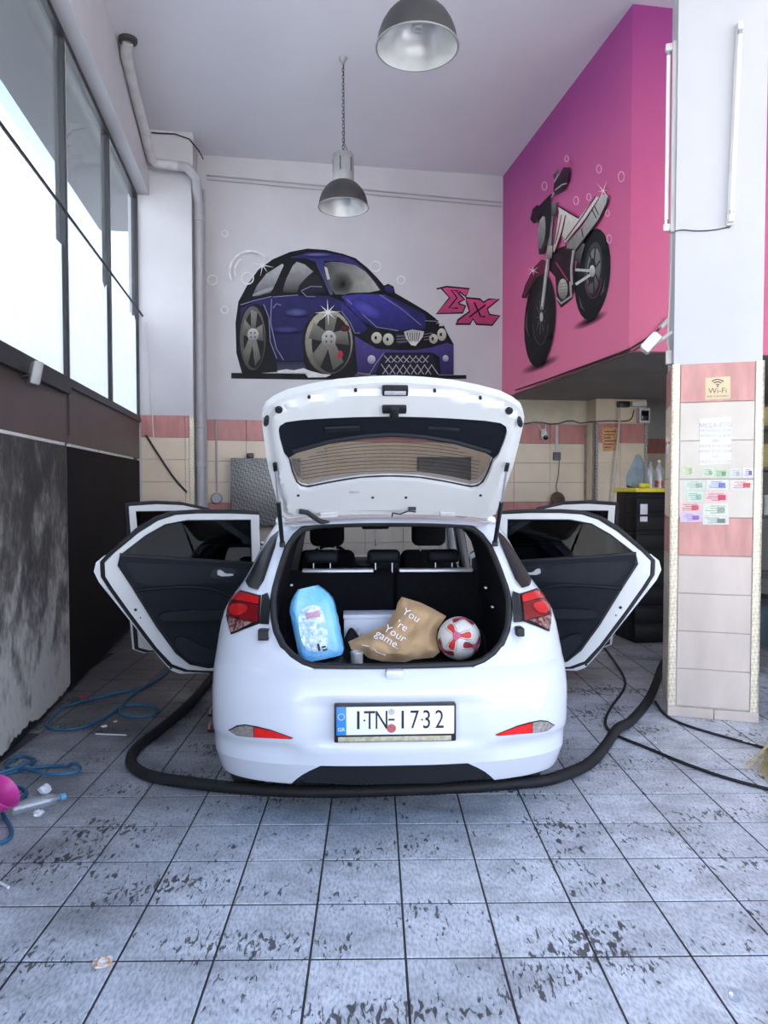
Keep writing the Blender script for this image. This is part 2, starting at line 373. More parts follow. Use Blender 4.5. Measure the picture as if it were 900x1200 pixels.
# ------------------------------------------------------------------ floor and its tiles
fl = struct(MB().box(-3.7, 9, -6, 13, -.25, -.0035).build('floor', 'grout', base=False))
TP, TX0, TY0 = .33, .109, 2.4404
tm = MB(); q = TP / 2 - .0042; bv = .003
tm.loft([[(-q, -q, -.02), (q, -q, -.02), (q, q, -.02), (-q, q, -.02)], [(-q, -q, -bv * .6), (q, -q, -bv * .6), (q, q, -bv * .6), (-q, q, -bv * .6)],
         [(-q + bv, -q + bv, 0), (q - bv, -q + bv, 0), (q - bv, q - bv, 0), (-q + bv, q - bv, 0)]], closed=True)
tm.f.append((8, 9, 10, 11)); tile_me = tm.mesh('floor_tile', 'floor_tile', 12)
cells = []
for r in range(-8, 24):
    for c in range(-14, 17):
        x = TX0 + TP * (c + .5); y = TY0 + TP * (r + .5)
        u, v, _ = UVZ(Vector((x, y, 0)))
        if u < U_L - .12 or v > V_B: continue
        px = 450 + CAM_F * (x - .014 * y) / max(y, .2)
        py = 570 + CAM_F * CAM_H / max(y, .2)
        hidden = (-.62 < x < .8 and y > 4.3)
        cells.append((0 if (-40 < px < 940 and py < 1230 and y > .9 and not hidden) else 1, y, x))
cells.sort()
rest = MB()
for i, (o, y, x) in enumerate(cells):
    if i < 300 and o == 0:
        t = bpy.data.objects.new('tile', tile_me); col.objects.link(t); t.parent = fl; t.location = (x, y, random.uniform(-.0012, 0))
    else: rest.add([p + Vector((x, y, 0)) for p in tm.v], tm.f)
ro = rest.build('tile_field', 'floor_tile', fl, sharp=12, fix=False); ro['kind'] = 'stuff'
struct(MB().box(-40, 40, -40, 40, -.40, -.26).build('ground', 'street', base=False))

# ------------------------------------------------------------------ shell
struct(MB().box(U_L - .16, 7.6, -1.4, V_B + 3.2, Z_C, Z_C + .3, RC).build('ceiling', 'ceiling_plaster', base=False))  # front end run on unseen past the camera to cut the near light
wb = MB().box(U_L - .16, 4.62, V_B, V_B + .2, 0, Z_C, RC); wall_back = struct(wb.build('wall_back', 'wall_plaster', base=False))
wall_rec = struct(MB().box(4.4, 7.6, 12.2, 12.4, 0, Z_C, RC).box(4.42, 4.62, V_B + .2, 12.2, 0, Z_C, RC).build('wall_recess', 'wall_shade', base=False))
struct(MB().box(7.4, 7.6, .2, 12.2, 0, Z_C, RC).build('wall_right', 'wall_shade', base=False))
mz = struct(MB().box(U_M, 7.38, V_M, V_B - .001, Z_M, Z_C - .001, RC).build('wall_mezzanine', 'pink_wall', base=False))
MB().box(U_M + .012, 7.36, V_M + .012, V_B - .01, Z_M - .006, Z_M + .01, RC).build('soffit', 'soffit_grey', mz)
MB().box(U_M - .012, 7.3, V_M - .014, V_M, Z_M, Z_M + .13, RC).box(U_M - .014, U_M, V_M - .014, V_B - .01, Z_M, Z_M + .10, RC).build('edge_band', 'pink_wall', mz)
# pillar in the back left corner
pu1 = UVZ(on_plane(226, 420, EV, V_P))[0]
pil = struct(MB().box(U_L - .1, pu1, V_P, V_B - .001, 0, Z_C - .001, RC).build('wall_pillar', 'wall_plaster', base=False))
MB().box(U_L + .01, pu1 + .03, V_P - .10, V_B - .01, 5.42, Z_C - .001, RC).build('beam_box', 'wall_plaster', pil)
# beam over the left windows
bm_l = struct(MB().box(U_L - .02, U_L + .15, .2, V_P - .002, 5.12, Z_C - .001, RC).build('trim_1', 'wall_plaster', base=False))
# small shelf of plaster above the tiles in the alcove
ub0 = UVZ(on_plane(698, 520, EV, V_B - .28))[0]; ub1 = UVZ(on_plane(757, 520, EV, V_B - .28))[0]
pls = struct(MB().box(ub0, ub1, V_B - .28, V_B - .001, 0, Z_M - .008, RC).build('wall_pilaster', 'tile_cream', base=False))

MB().box(U_M + .02, 4.40, V_B - .012, V_B - .0005, 2.5, Z_M - .008, RC).build('plaster_strip', 'plaster_cream', wall_back)
ROWC = ['tile_pale'] * 4 + ['tile_pink'] + ['tile_cream'] * 3 + ['tile_pink']
def wall_tiles(parent, fn, w, z0=.06, rh=.27, tw=.52, rows=range(9), th=.012, gap=.004, start=0., swap=None):
    """tiles on the plane fn(a, out, z); a runs 0..w; each tile an own object sharing mesh data"""
    edges = [0.]; a = start if start > 0 else tw
    while a < w - .03: edges.append(a); a += tw
    edges.append(w)
    cache = {}
    org = fn(0, 0, 0)
    for i in range(len(edges) - 1):
        a0, a1 = edges[i], edges[i + 1]
        for r in rows:
            rm = (swap or {}).get(ROWC[r], ROWC[r]); k = (round(a1 - a0, 4), rm)
            if k not in cache:
                m = MB(); g = gap / 2; A = a1 - a0; e = .003
                R0 = [(g, 0, g), (A - g, 0, g), (A - g, 0, rh - g), (g, 0, rh - g)]
                R1 = [(g, th - e, g), (A - g, th - e, g), (A - g, th - e, rh - g), (g, th - e, rh - g)]
                R2 = [(g + e, th, g + e), (A - g - e, th, g + e), (A - g - e, th, rh - g - e), (g + e, th, rh - g - e)]
                m.loft([[fn(*p) - org for p in R] for R in (R0, R1, R2)], closed=True); m.f.append((8, 9, 10, 11))
                cache[k] = m.mesh('tile', rm, 12)
            o = bpy.data.objects.new('tile', cache[k]); col.objects.link(o); o.parent = parent
            o.location = fn(a0, 0, z0 + r * rh)
# back wall left of the car, behind the car and in the alcove
MB().box(pu1, ub0, V_B - .004, V_B, 0, 2.49, RC).build('tile_bed', 'tile_grout', wall_back)
wall_tiles(wall_back, lambda a, o, z: RC(pu1 + .10 + a, V_B - .004 - o, z), ub0 - pu1 - .14)
wall_tiles(pls, lambda a, o, z: RC(ub0 + .03 + a, V_B - .28 - o, z), ub1 - ub0 - .06, tw=.33)
wall_tiles(wall_rec, lambda a, o, z: RC(4.64 + a, 12.2 - o, z), 2.6)
wall_tiles(pil, lambda a, o, z: RC(U_L + .02 + a, V_P - o, z), pu1 - U_L - .07)
for (u, v) in ((pu1 - .045, V_P - .016),): MB().box(u, u + .05, v, v + .02, .05, 2.47, RC).box(u + .045, u + .05, v, v + .1, .05, 2.47, RC).build('corner_strip', 'strip_cream', pil)
MB().box(ub0 - .012, ub0 + .03, V_B - .298, V_B - .28, .05, 2.5, RC).box(ub0 - .012, ub0, V_B - .298, V_B - .2, .05, 2.5, RC).build('corner_strip', 'strip_steel', pls)
MB().box(ub1 - .03, ub1 + .012, V_B - .298, V_B - .28, .05, 2.5, RC).build('corner_strip', 'strip_steel', pls)

# free-standing pillar by the alcove
CA = math.radians(-17.5); CO = Vector((2.085, 5.07, 0)); CXd = Vector((math.cos(CA), math.sin(CA), 0)); CYd = Vector((-math.sin(CA), math.cos(CA), 0))
def CC(a, o, z): return CO + CXd * a - CYd * o + EZ * z          # a along the face, o out of the face
CW, CD = .585, .50
pc = struct(MB().box(.012, CW - .012, -CD, -.012, 0, Z_C - .001, CC).build('wall_column', 'column_plaster', base=False))
wall_tiles(pc, lambda a, o, z: CC(.055 + a, -.012 + o, z), CW - .11, z0=.075, rh=.2665, tw=.6, swap={'tile_cream': 'tile_bone', 'tile_pink': 'tile_rose'})
wall_tiles(pc, lambda a, o, z: CC(.012 - o, -.06 - a, z), CD - .10, z0=.075, rh=.2665, tw=.6)
MB().box(0, .052, -.012, .004, .07, 2.475, CC).box(0, .012, -.06, .004, .07, 2.475, CC).build('corner_strip', 'strip_cream', pc)
MB().box(CW - .052, CW, -.012, .004, .07, 2.475, CC).box(CW - .012, CW, -.06, .004, .07, 2.475, CC).build('corner_strip', 'strip_cream', pc)
for a0, a1 in ((.0, .30), (.303, CW)): MB().bbox(a0, a1, -.03, .016, 0, .07, .003, CC, 1).build('skirting_tile', 'tile_pale', pc)

# ------------------------------------------------------------------ left wall: sheets below, windows above
wl_ = struct(MB().box(U_L - .14, U_L - .03, .2, V_B, 0, 2.40, RC).box(U_L - .14, U_L - .03, .2, V_B, 5.12, Z_C, RC).box(U_L - .14, U_L - .03, .2, 2.84, 2.4, 5.12, RC).build('wall_left', 'frame_dark', base=False))
def rough_bottom(v0, v1, z0, z1, amp):
    P = [(v1, z1), (v0, z1)]; k = max(3, int((v1 - v0) / .035)); w = .5
    for i in range(k + 1):
        w = min(1, max(0, w + random.uniform(-.28, .28))); P.append((v0 + (v1 - v0) * i / k, z0 + w * amp))
    return P
for v0, v1 in ((2.9, 5.955), (5.965, V_P - .005)):
    near = v0 < 4
    P = rough_bottom(v0, v1, .05 if near else .03, 1.935, .09 if near else 0)
    MB().slab(P, lambda v, z: RC(U_L, v, z), lambda v, z: RC(U_L - .028, v, z), .5).build('panel', 'panel_limed' if near else 'panel_dark', wl_)
    MB().box(U_L - .028, U_L + .002, v0, v1, 1.962, 2.40, RC).build('panel', 'panel_brown', wl_)
for v0, v1 in ((3.0, 5.75), (5.79, 5.90), (6.02, 7.0), (7.07, 7.68), (7.78, 8.75)):
    MB().box(U_L - .02, U_L + .001, v0, v1, 1.938, 1.959, RC).build('gap_light_strip', 'gap_light_white', wl_)  # daylight through the panel joint, painted as white strips
MB().box(U_L - .02, U_L + .045, 2.9, 5.94, 2.335, 2.40, RC).box(U_L - .02, U_L + .025, 2.9, V_P - .004, 2.40, 2.445, RC).build('sill_rail', 'frame_dark', wl_)
for v in (5.985,): MB().box(U_L + .002, U_L + .012, v, v + .035, 2.02, 2.34, RC).build('drip_rail', 'frame_dark', wl_)
edges = [2.84, 4.42, 6.0, 7.58, V_P - .006]
for i in range(4):
    v0, v1 = edges[i], edges[i + 1]
    w = MB(); t = .028
    w.box(U_L - .06, U_L + .012, v0, v0 + t, 2.44, 5.12, RC).box(U_L - .06, U_L + .012, v1 - t, v1, 2.44, 5.12, RC)
    w.box(U_L - .06, U_L + .012, v0 + t, v1 - t, 5.06, 5.12, RC).box(U_L - .06, U_L + .012, v0 + t, v1 - t, 2.44, 2.475, RC)
    wo = struct(w.build('window_%d' % (i + 1), 'frame_dark', base=False))
    MB().box(U_L - .03, U_L - .022, v0 + t, v1 - t, 2.475, 5.06, RC).build('pane', 'glass_pane', wo)
    P = [(v0 + t, 2.476), (v1 - t, 2.476)]; k = 16; top = 3.30 + .06 * i
    for j in range(k + 1): P.append((v1 - t - (v1 - v0 - 2 * t) * j / k, top + .16 * (1 - j / k) * (1 if i else .3) + random.uniform(-.04, .04)))
    MB().slab(P, lambda v, z: RC(U_L - .0215, v, z), lambda v, z: RC(U_L - .019, v, z), .3).build('frosted_film', 'glass_frosted', wo)
    MB().box(U_L + .0, U_L + .014, v0 + t, v0 + t + .012, 2.475, 5.06, RC).build('glazing_bead', 'pipe_grey', wo)
# what stands outside those windows
ov = struct(MB().box(U_L - 1.25, U_L - .145, .2, 13, 5.95, 6.15, RC).build('overhang', 'overhang_dark', base=False))
nb = thing('neighbour_building', 'white building seen through the tall garage windows', 'building', RC(-6.5, 6, -.26))
MB().box(-10, -6.0, -8, 22, -.26, 9.9, RC).build('wall', 'facade_white', nb)
MB().box(-10, -5.9, -8.1, 22.1, 9.9, 10.2, RC).build('parapet', 'facade_white', nb)
for v in (-2, 2, 6, 10, 14): MB().box(-6.0, -5.95, v, v + 1.4, 1.0, 2.4, RC).build('shutter', 'facade_shutter', nb)
# ------------------------------------------------------------------ lettering helper
def text(s, size, fn, m, parent, xs=1., name='lettering', local=False, align='CENTER', thick=.0012, spacing=1., lines=1.):
    cu = bpy.data.curves.new('t', 'FONT'); cu.body = s; cu.size = size; cu.align_x = align; cu.align_y = 'CENTER'; cu.space_character = spacing; cu.space_line = lines
    cu.resolution_u = 3
    ob = bpy.data.objects.new('t', cu); col.objects.link(ob); me = bpy.data.meshes.new_from_object(ob)
    b = MB(); b.add([fn(v.co.x * xs, v.co.y) for v in me.vertices], [tuple(p.vertices) for p in me.polygons])
    bpy.data.objects.remove(ob); bpy.data.curves.remove(cu); bpy.data.meshes.remove(me)
    return b.build(name, m, parent, fix=False, local=local)

# ------------------------------------------------------------------ white hatchback, doors and tailgate open
CARO = Vector((.095, 3.2, 0)); CARA = math.radians(1.8)
car = thing('hatchback_car', 'white hatchback car with its tailgate and four doors open', 'car', CARO, rz=CARA)
def car_w(x, y, z):                                # car axes -> world
    c, s = math.cos(CARA), math.sin(CARA); return Vector((CARO.x + x * c - y * s, CARO.y + x * s + y * c, z))
def part(b, name, m, parent=None, sharp=40, **k): return b.build(name, m, parent or car, sharp=sharp, local=True, **k)
def interp(xs, ys):
    def f(v):
        if v <= xs[0]: return ys[0]
        for i in range(len(xs) - 1):
            if v <= xs[i + 1]:
                t = (v - xs[i]) / (xs[i + 1] - xs[i]); return ys[i] + (ys[i + 1] - ys[i]) * t
        return ys[-1]
    return f
Wz = interp([.2, .25, .35, .45, .65, .8, .93, 1.0, 1.04, 1.09, 1.14, 1.25, 1.35, 1.42, 1.46], [.83, .85, .865, .872, .875, .87, .855, .84, .822, .785, .748, .69, .645, .6, .5])
Yz = interp([.2, .25, .36, .45, .52, .6, .66, .72, .76, .79, .95, 1.1, 1.25, 1.42, 1.46], [.15, .1, .04, .012, .0, .0, .004, .018, .04, .07, .14, .22, .36, .56, .62])
Cz = interp([.2, .8, 1.04, 1.2, 1.46], [.37, .40, .38, .3, .15])
OPEN = [(0, .793), (.37, .797), (.42, .81), (.475, .84), (.52, .88), (.555, .94), (.572, 1.0), (.58, 1.07), (.575, 1.13), (.56, 1.2), (.545, 1.26), (.527, 1.32), (.495, 1.37), (.455, 1.405), (.38, 1.424), (.2, 1.433), (0, 1.436)]
xo_f = interp([p[1] for p in OPEN], [p[0] for p in OPEN])
def F(x, z):
    r = min(abs(x) / Wz(z), .99995); p = 2.6
    return Yz(z) + Cz(z) * (1 - (1 - r ** p) ** (1 / p))
def seg_d(px, pz):
    best = 9
    for (a, b) in zip(OPEN, OPEN[1:]):
        dx, dz = b[0] - a[0], b[1] - a[1]; t = max(0, min(1, ((px - a[0]) * dx + (pz - a[1]) * dz) / (dx * dx + dz * dz)))
        best = min(best, math.hypot(px - a[0] - dx * t, pz - a[1] - dz * t))
    return best
def G(x, z):
    d = seg_d(abs(x), z); e = .016 * max(0, min(1, (.062 - d) / .012)) if z > .86 else 0.
    return F(x, z) + e
# rear bumper: centre field and two lower corners
b = MB(); N = 48
ts = [math.sin(PI / 2 * (-1 + 2 * i / N)) for i in range(N + 1)]
zs = [.36 + (.79 - .36) * i / 22 for i in range(23)]
def crease(x, z):                                  # moulded shelf beside the plate and above the reflectors
    e = 0.
    if abs(x) < .40: e += .020 * max(0, min(1, (.40 - abs(x)) / .05)) * max(0, min(1, (.68 - z) / .03)) * max(0, min(1, (z - .44) / .03))
    e += .022 * max(0, min(1, (.475 - z) / .03)) * max(0, min(1, (abs(x) - .42) / .05)) * max(0, min(1, (z - .36) / .06))
    return e
b.loft([[(t * Wz(z), F(t * Wz(z), z) + crease(t * Wz(z), z), z) for t in ts] for z in zs])
low = interp([.245, .27, .30, .33, .36], [.475, .455, .425, .385, .335])
for s in (-1, 1):
    rows = []
    for i in range(9):
        z = .245 + (.36 - .245) * i / 8; x0 = low(z) / Wz(z)
        rows.append([(s * t * Wz(z), F(t * Wz(z), z) + crease(t * Wz(z), z) , z) for t in [x0 + (1 - x0) * math.sin(PI / 2 * k / 16) for k in range(17)]])
    b.loft(rows)
    # flange turned forward under the corner
    b.loft([rows[0], [(x * .97, y + .06, z + .004) for x, y, z in rows[0]]])
# inward flange of the loading lip
lip = [(t * .42, F(t * .42, .79), .79) for t in [-1 + 2 * i / 20 for i in range(21)]]
b.loft([lip, [(x, y + .02, .797) for x, y, z in lip], [(x, y + .06, .795) for x, y, z in lip]])
bumper = part(b, 'rear_bumper', 'car_white', sharp=50)
part(MB().bbox(-.042, .042, .028, .075, .755, .798, .012), 'lip_cover', 'car_white', bumper)
part(MB().loft([[(-.42, F(.42, .3) + .02, .262), (-.2, .10, .25), (.2, .10, .25), (.42, F(.42, .3) + .02, .262)], [(-.44, F(.42, .3) + .012, .30), (-.2, .075, .30), (.2, .075, .30), (.44, F(.42, .3) + .012, .30)],
                [(-.39, F(.39, .36) + .014, .345), (-.2, .06, .352), (.2, .06, .352), (.39, F(.39, .36) + .014, .345)], [(-.36, .12, .375), (-.2, .12, .375), (.2, .12, .375), (.36, .12, .375)]]), 'diffuser', 'car_black', bumper)
def on_rear(off): return lambda x, z: (x, F(x, z) + crease(x, z) - off, z)
def mir(P, s): return [(s * x, z) for x, z in P]
for s in (-1, 1):
    RL = [(.455, .497), (.50, .512), (.56, .530), (.62, .539), (.68, .541), (.72, .53), (.765, .498), (.72, .480), (.66, .483), (.56, .489), (.47, .490)]
    fo = part(MB().slab(mir(RL, s), on_rear(.003), on_rear(-.01), .04), 'rear_reflector', 'car_black', bumper)
    part(MB().slab(mir([(.46, .497), (.50, .509), (.56, .526), (.636, .535), (.636, .487), (.56, .492), (.475, .493)], s), on_rear(.007), on_rear(.0), .03), 'reflector_lens', 'reflector_red', bumper)
    part(MB().slab(mir([(.640, .535), (.68, .537), (.718, .526), (.757, .499), (.72, .484), (.66, .486), (.640, .487)], s), on_rear(.007), on_rear(.0), .03), 'reversing_lens', 'smoke_lens' if s < 0 else 'clear_lens', bumper)
# body shell around the opening
b = MB()
for s in (-1, 1):
    rows = []
    zz = [.79, .796, .81, .825, .84, .86, .88, .91, .94] + [.97 + .03 * i for i in range(14)] + [1.38, 1.395, 1.41, 1.42, 1.43, 1.436]
    for z in zz:
        x0 = (xo_f(z) if z > .797 else .37 + 0 * z) / Wz(z)
        rows.append([(s * t * Wz(z), G(t * Wz(z), z), z) for t in [x0 + (1 - x0) * math.sin(PI / 2 * k / 18) for k in range(19)]])
    b.loft(rows)
def E(z): return Yz(z) + Cz(z) * (1 - .0)
def kx(y): return interp([.3, .6, 3.0, 3.6, 4.0], [1, 1, 1, .97, .84])(y)
def on_side(s, off): return lambda y, z: (s * (Wz(z) * kx(y) + off), y, z)
DOOR = [(.04, .33), (.37, .335), (.554, .362), (.656, .41), (.755, .53), (.918, .774), (1.027, .946), (1.075, 1.03), (1.078, 1.12), (1.024, 1.176), (.856, 1.315), (.73, 1.392), (.618, 1.427), (.47, 1.435), (.25, 1.432), (.04, 1.42)]
arch = [(.82 - .335 * math.cos(a), .30 + .335 * math.sin(a)) for a in [PI * i / 14 for i in range(15)]]
QP = [(E(.25), .25)] + arch + [(1.17, .2), (1.62, .2), (1.62, .335)] + [(2.0 - d, z) for d, z in DOOR[1:14]] + [(.95, 1.437), (E(1.436), 1.436)] + [(E(z), z) for z in (1.4, 1.35, 1.28, 1.2, 1.14, 1.08, 1.02, .95, .87, .79, .7, .6, .5, .4, .32)]
QW = [(.74, 1.15), (.95, 1.175), (1.12, 1.31), (1.24, 1.385), (.90, 1.385)]
for s in (-1, 1): b.patch(QP, on_side(s, 0), .06)
# roof
def roof_ring(y, zc, w, d): return [(w * t, y, zc - d * abs(t) ** 2.4) for t in [-1 + i / 8 for i in range(17)]]
RS = [(.60, 1.447, .53, .02), (.75, 1.462, .575, .03), (1.0, 1.47, .585, .035), (1.5, 1.476, .59, .04), (2.0, 1.468, .585, .04), (2.5, 1.435, .57, .04)]
b.loft([[(x, y, z - .015) for x, y, z in roof_ring(.565, 1.45, .50, .02)]] + [roof_ring(*r) for r in RS])
# sills, pillars, front end
for s in (-1, 1):
    b.bbox(s * .76, s * .855, 1.6, 3.05, .19, .335, .02)
    b.tube([(s * .70, 3.2, .98), (s * .635, 2.85, 1.22), (s * .565, 2.5, 1.42)], [.05, .035, .03], 8)
    b.tube([(s * .585, .8, 1.435), (s * .59, 1.5, 1.44), (s * .585, 2.0, 1.43), (s * .565, 2.5, 1.405)], .025, 8)
    arch2 = [(3.32 - .34 * math.cos(a), .30 + .34 * math.sin(a)) for a in [PI * i / 14 for i in range(15)]]
    b.patch([(2.98, .2)] + arch2 + [(3.86, .24), (3.95, .45), (3.93, .7), (3.75, .86), (3.4, .95), (3.05, 1.0), (2.98, .98)], on_side(s, 0), .1)
b.loft([[(t * (.78 - .10 * k / 6), 3.2 + .68 * k / 6, 1.0 - .14 * (k / 6) ** 2 - .03 * abs(t) ** 2) for t in [-1 + i / 6 for i in range(13)]] for k in range(7)])
b.loft([[(t * .78 * (1 - .04 * k), 3.93 + .10 * (1 - abs(t) ** 2.5) - .03 * abs(k - 2), .22 + .155 * k) for t in [-1 + i / 8 for i in range(17)]] for k in range(5)])
shell = part(b, 'body_shell', 'car_white', sharp=45)
for s in (-1, 1):
    part(MB().slab(QW, on_side(s, .006), on_side(s, -.004), .08), 'quarter_window', 'car_black', shell)
    part(MB().slab(mir([(.575, 1.395), (.615, 1.36), (.655, 1.30), (.695, 1.22), (.730, 1.148), (.70, 1.127), (.65, 1.122), (.625, 1.16), (.60, 1.255), (.583, 1.32)], s), lambda x, z: (x, G(x, z) - .014, z), lambda x, z: (x, G(x, z) + .004, z), .015), 'pillar_glass', 'car_black', shell)
    part(MB().tube([on_side(s, .008)(*p) for p in smooth(QW, 1)], .007, 6, closed=True), 'window_seal', 'rubber', shell)
    part(MB().bbox(s * .53, s * .60, 2.01, 2.13, .3, 1.42, .02, lambda x, y, z: (x + s * (.20 if z < 1.0 else .20 * (1.42 - z) / .42), y, z)), 'centre_pillar', 'car_black', shell)
    part(MB().bbox(s * .585, s * .622, .165, .26, .915, .955, .006), 'buffer', 'rubber', shell)
    part(MB().slab(mir([(.583, .975), (.627, .975), (.627, 1.10), (.60, 1.11), (.583, 1.07)], s), on_rear(.004), on_rear(-.01), .05), 'lamp_panel', 'car_black', shell)
    # lamps
    TL = [(.632, 1.098), (.70, 1.106), (.745, 1.108), (.79, 1.085), (.815, 1.045), (.812, .99), (.772, .915), (.70, .948), (.628, .977)]
    tl = part(MB().slab(mir(TL, s), on_rear(.008), on_rear(-.012), .03), 'tail_lamp', 'car_black', car)
    part(MB().slab(mir([(.64, 1.094), (.70, 1.101), (.743, 1.103), (.785, 1.082), (.80, 1.062), (.73, 1.070), (.64, 1.062)], s), on_rear(.020), on_rear(.004), .02), 'upper_lens', 'red_lens', tl)
    part(MB().slab(mir([(.64, 1.058), (.73, 1.066), (.802, 1.058), (.808, 1.03), (.805, .995), (.72, .99), (.636, .983)], s), on_rear(.017), on_rear(.004), .02), 'brake_lens', 'dark_red_lens', tl)
    part(MB().slab(mir(smooth([(.69, 1.052), (.76, 1.055), (.795, 1.04), (.795, 1.01), (.75, 1.0), (.70, 1.02)], 2), s), on_rear(.022), on_rear(.010), .02), 'brake_glow', 'red_lens', tl)
    part(MB().slab(mir([(.66, .982), (.803, .990), (.79, .955), (.770, .924), (.72, .952)], s), on_rear(.017), on_rear(.004), .02), 'indicator_lens', 'indicator_lens', tl)
# seal around the opening
def open_ring(g=0., dy=0., k=1.):
    R = []
    for s in (1, -1):
        pts = OPEN if s > 0 else OPEN[::-1]
        for (x, z) in (pts[:-1] if s > 0 else pts[:-1]): R.append((s * x * k, F(x, z) + dy, .793 + (z - .793) * k + g))
    return R
OR = []
for (x, z) in densify([(x, z) for x, z in OPEN] + [(-x, z) for x, z in OPEN[::-1][1:-1]], .05): OR.append((x, z))
part(MB().tube([(x * .985, F(x, z) + .018, 1.1 + (z - 1.1) * .985) for x, z in OR], .016, 8, closed=True), 'tailgate_seal', 'rubber')
# luggage space
b = MB(); rings = []
for y in (None, .135, .30, .6, .97):                 # the well drops behind the lip and widens to the sides
    R = []
    for x, z in OR:
        yy = F(x, z) + .03
        if y is None: R.append((x * .975, yy, max(.775, 1.1 + (z - 1.1) * .975))); continue
        t = max(0, (1.0 - z) / (1.0 - .793)); zz_ = 1.0 - t * (1.0 - .735) if t > 0 else 1.1 + (z - 1.1) * (.985 - .04 * y)
        xx = x * (.975 - .03 * y) * (1 + .28 * min(1, t * 1.6)); R.append((max(-.565, min(.565, xx)), max(y, yy), zz_))
    rings.append(R)
b.loft(rings, closed=True)
boot = part(b, 'boot_lining', 'boot_black', sharp=60)
part(MB().bbox(-.52, .52, .13, .95, .735, .752, .004), 'boot_floor', 'car_carpet', boot)
part(MB().bbox(-.37, -.085, .095, .13, .775, .803, .006), 'lip_trim', 'car_trim', boot); part(MB().bbox(.03, .37, .095, .13, .775, .803, .006), 'lip_trim', 'car_trim', boot)
part(MB().bbox(-.085, .03, .10, .125, .765, .79, .004), 'lip_trim', 'car_trim', boot)
for x, z in ((.50, 1.10), (.535, 1.0), (-.50, 1.12)): part(MB().bbox(x - .006, x + .006, .5, .53, z - .004, z + .004, .002), 'lining_clip', 'satin_silver', boot)
# seats
def recl(y0): return lambda x, y, z: (x, y + (z - .7) * .22, z)
for x0, x1 in ((-.60, .055), (.065, .60)):
    sb = part(MB().bbox(x0, x1, .93, 1.06, .60, 1.125, .03, recl(0), 3), 'rear_backrest', 'car_carpet')
    part(MB().bbox(max(x0, -.5) + .02, min(x1 - .12 if x1 < .1 else x1 - .06, .52), .925, .985, 1.122, 1.142, .006, recl(0)), 'top_strip', 'satin_silver', sb)
part(MB().bbox(-.60, .60, 1.05, 1.55, .42, .62, .05, None, 3), 'rear_cushion', 'car_carpet')
for x in (-.37, .0, .36):
    hr = part(MB().bbox(x - .10, x + .10, 1.10, 1.19, 1.165, 1.245, .03, None, 3), 'headrest', 'car_trim')
    for e in (-.05, .05): part(MB().tube([(x + e, 1.12, 1.10), (x + e, 1.13, 1.18)], .004, 6), 'headrest_stay', 'alloy', hr)
for x in (-.37, .37):
    st = part(MB().bbox(x - .24, x + .24, 2.05, 2.2, .55, 1.16, .06, lambda a, y, z: (a * 1 if z < 1 else x + (a - x) * .85, y - (z - .55) * .2 + .1, z), 3), 'front_backrest', 'car_carpet')
    part(MB().bbox(x - .25, x + .25, 2.15, 2.65, .42, .6, .06, None, 3), 'seat_cushion', 'car_carpet', st)
    part(MB().bbox(x - .125, x + .125, 2.02, 2.13, 1.19, 1.40, .05, None, 3), 'headrest', 'car_carpet', st)
    for e in (-.06, .06): part(MB().tube([(x + e, 2.07, 1.12), (x + e, 2.07, 1.2)], .006, 6), 'headrest_stay', 'alloy', st)
part(MB().bbox(-.72, .72, 2.9, 3.3, .55, 1.0, .08, None, 3).bbox(-.55, -.2, 2.86, 3.0, .92, 1.04, .03), 'dashboard', 'car_trim')
sw = part(MB().tube([(-.37 + .18 * math.cos(a), 2.78 - .06 * math.sin(a) * .5, .96 + .18 * math.sin(a)) for a in [2 * PI * i / 24 for i in range(24)]], .015, 8, closed=True).bbox(-.42, -.32, 2.76, 2.80, .91, 1.0, .01).tube([(-.54, 2.78, .96), (-.2, 2.78, .96)], .012, 6), 'steering_wheel', 'car_trim')
part(MB().bbox(-.72, .72, .5, 3.3, .24, .30, .01), 'floor_pan', 'car_black'); part(MB().bbox(-.60, .60, .35, .95, .40, .73, .02), 'spare_well', 'car_black')
part(MB().bbox(-.14, .14, 2.1, 2.9, .3, .55, .03), 'centre_console', 'car_trim')
part(MB().loft([[(x * .98, y, z - .035) for x, y, z in roof_ring(*r)] for r in RS]), 'headliner', 'car_trim_soft')
part(MB().loft([[(t * (.56 + .13 * k / 4), 2.5 + .72 * k / 4, 1.42 - .43 * k / 4 + .03 * (1 - t * t)) for t in [-1 + i / 4 for i in range(9)]] for k in range(5)]), 'windscreen', 'glass_clear')
mr = part(MB().bbox(-.11, .11, 2.62, 2.65, 1.28, 1.34, .015), 'rear_view_mirror', 'car_trim')
part(MB().tube([(.0, 2.63, 1.29), (.002, 2.63, 1.20)], .0022, 5).lathe([(.001, 1.20), (.009, 1.19), (.006, 1.17), (.010, 1.155), (.001, 1.14)], 8, Matrix.Translation((.002, 2.63, 0))), 'mirror_charm', 'cable_white', mr)
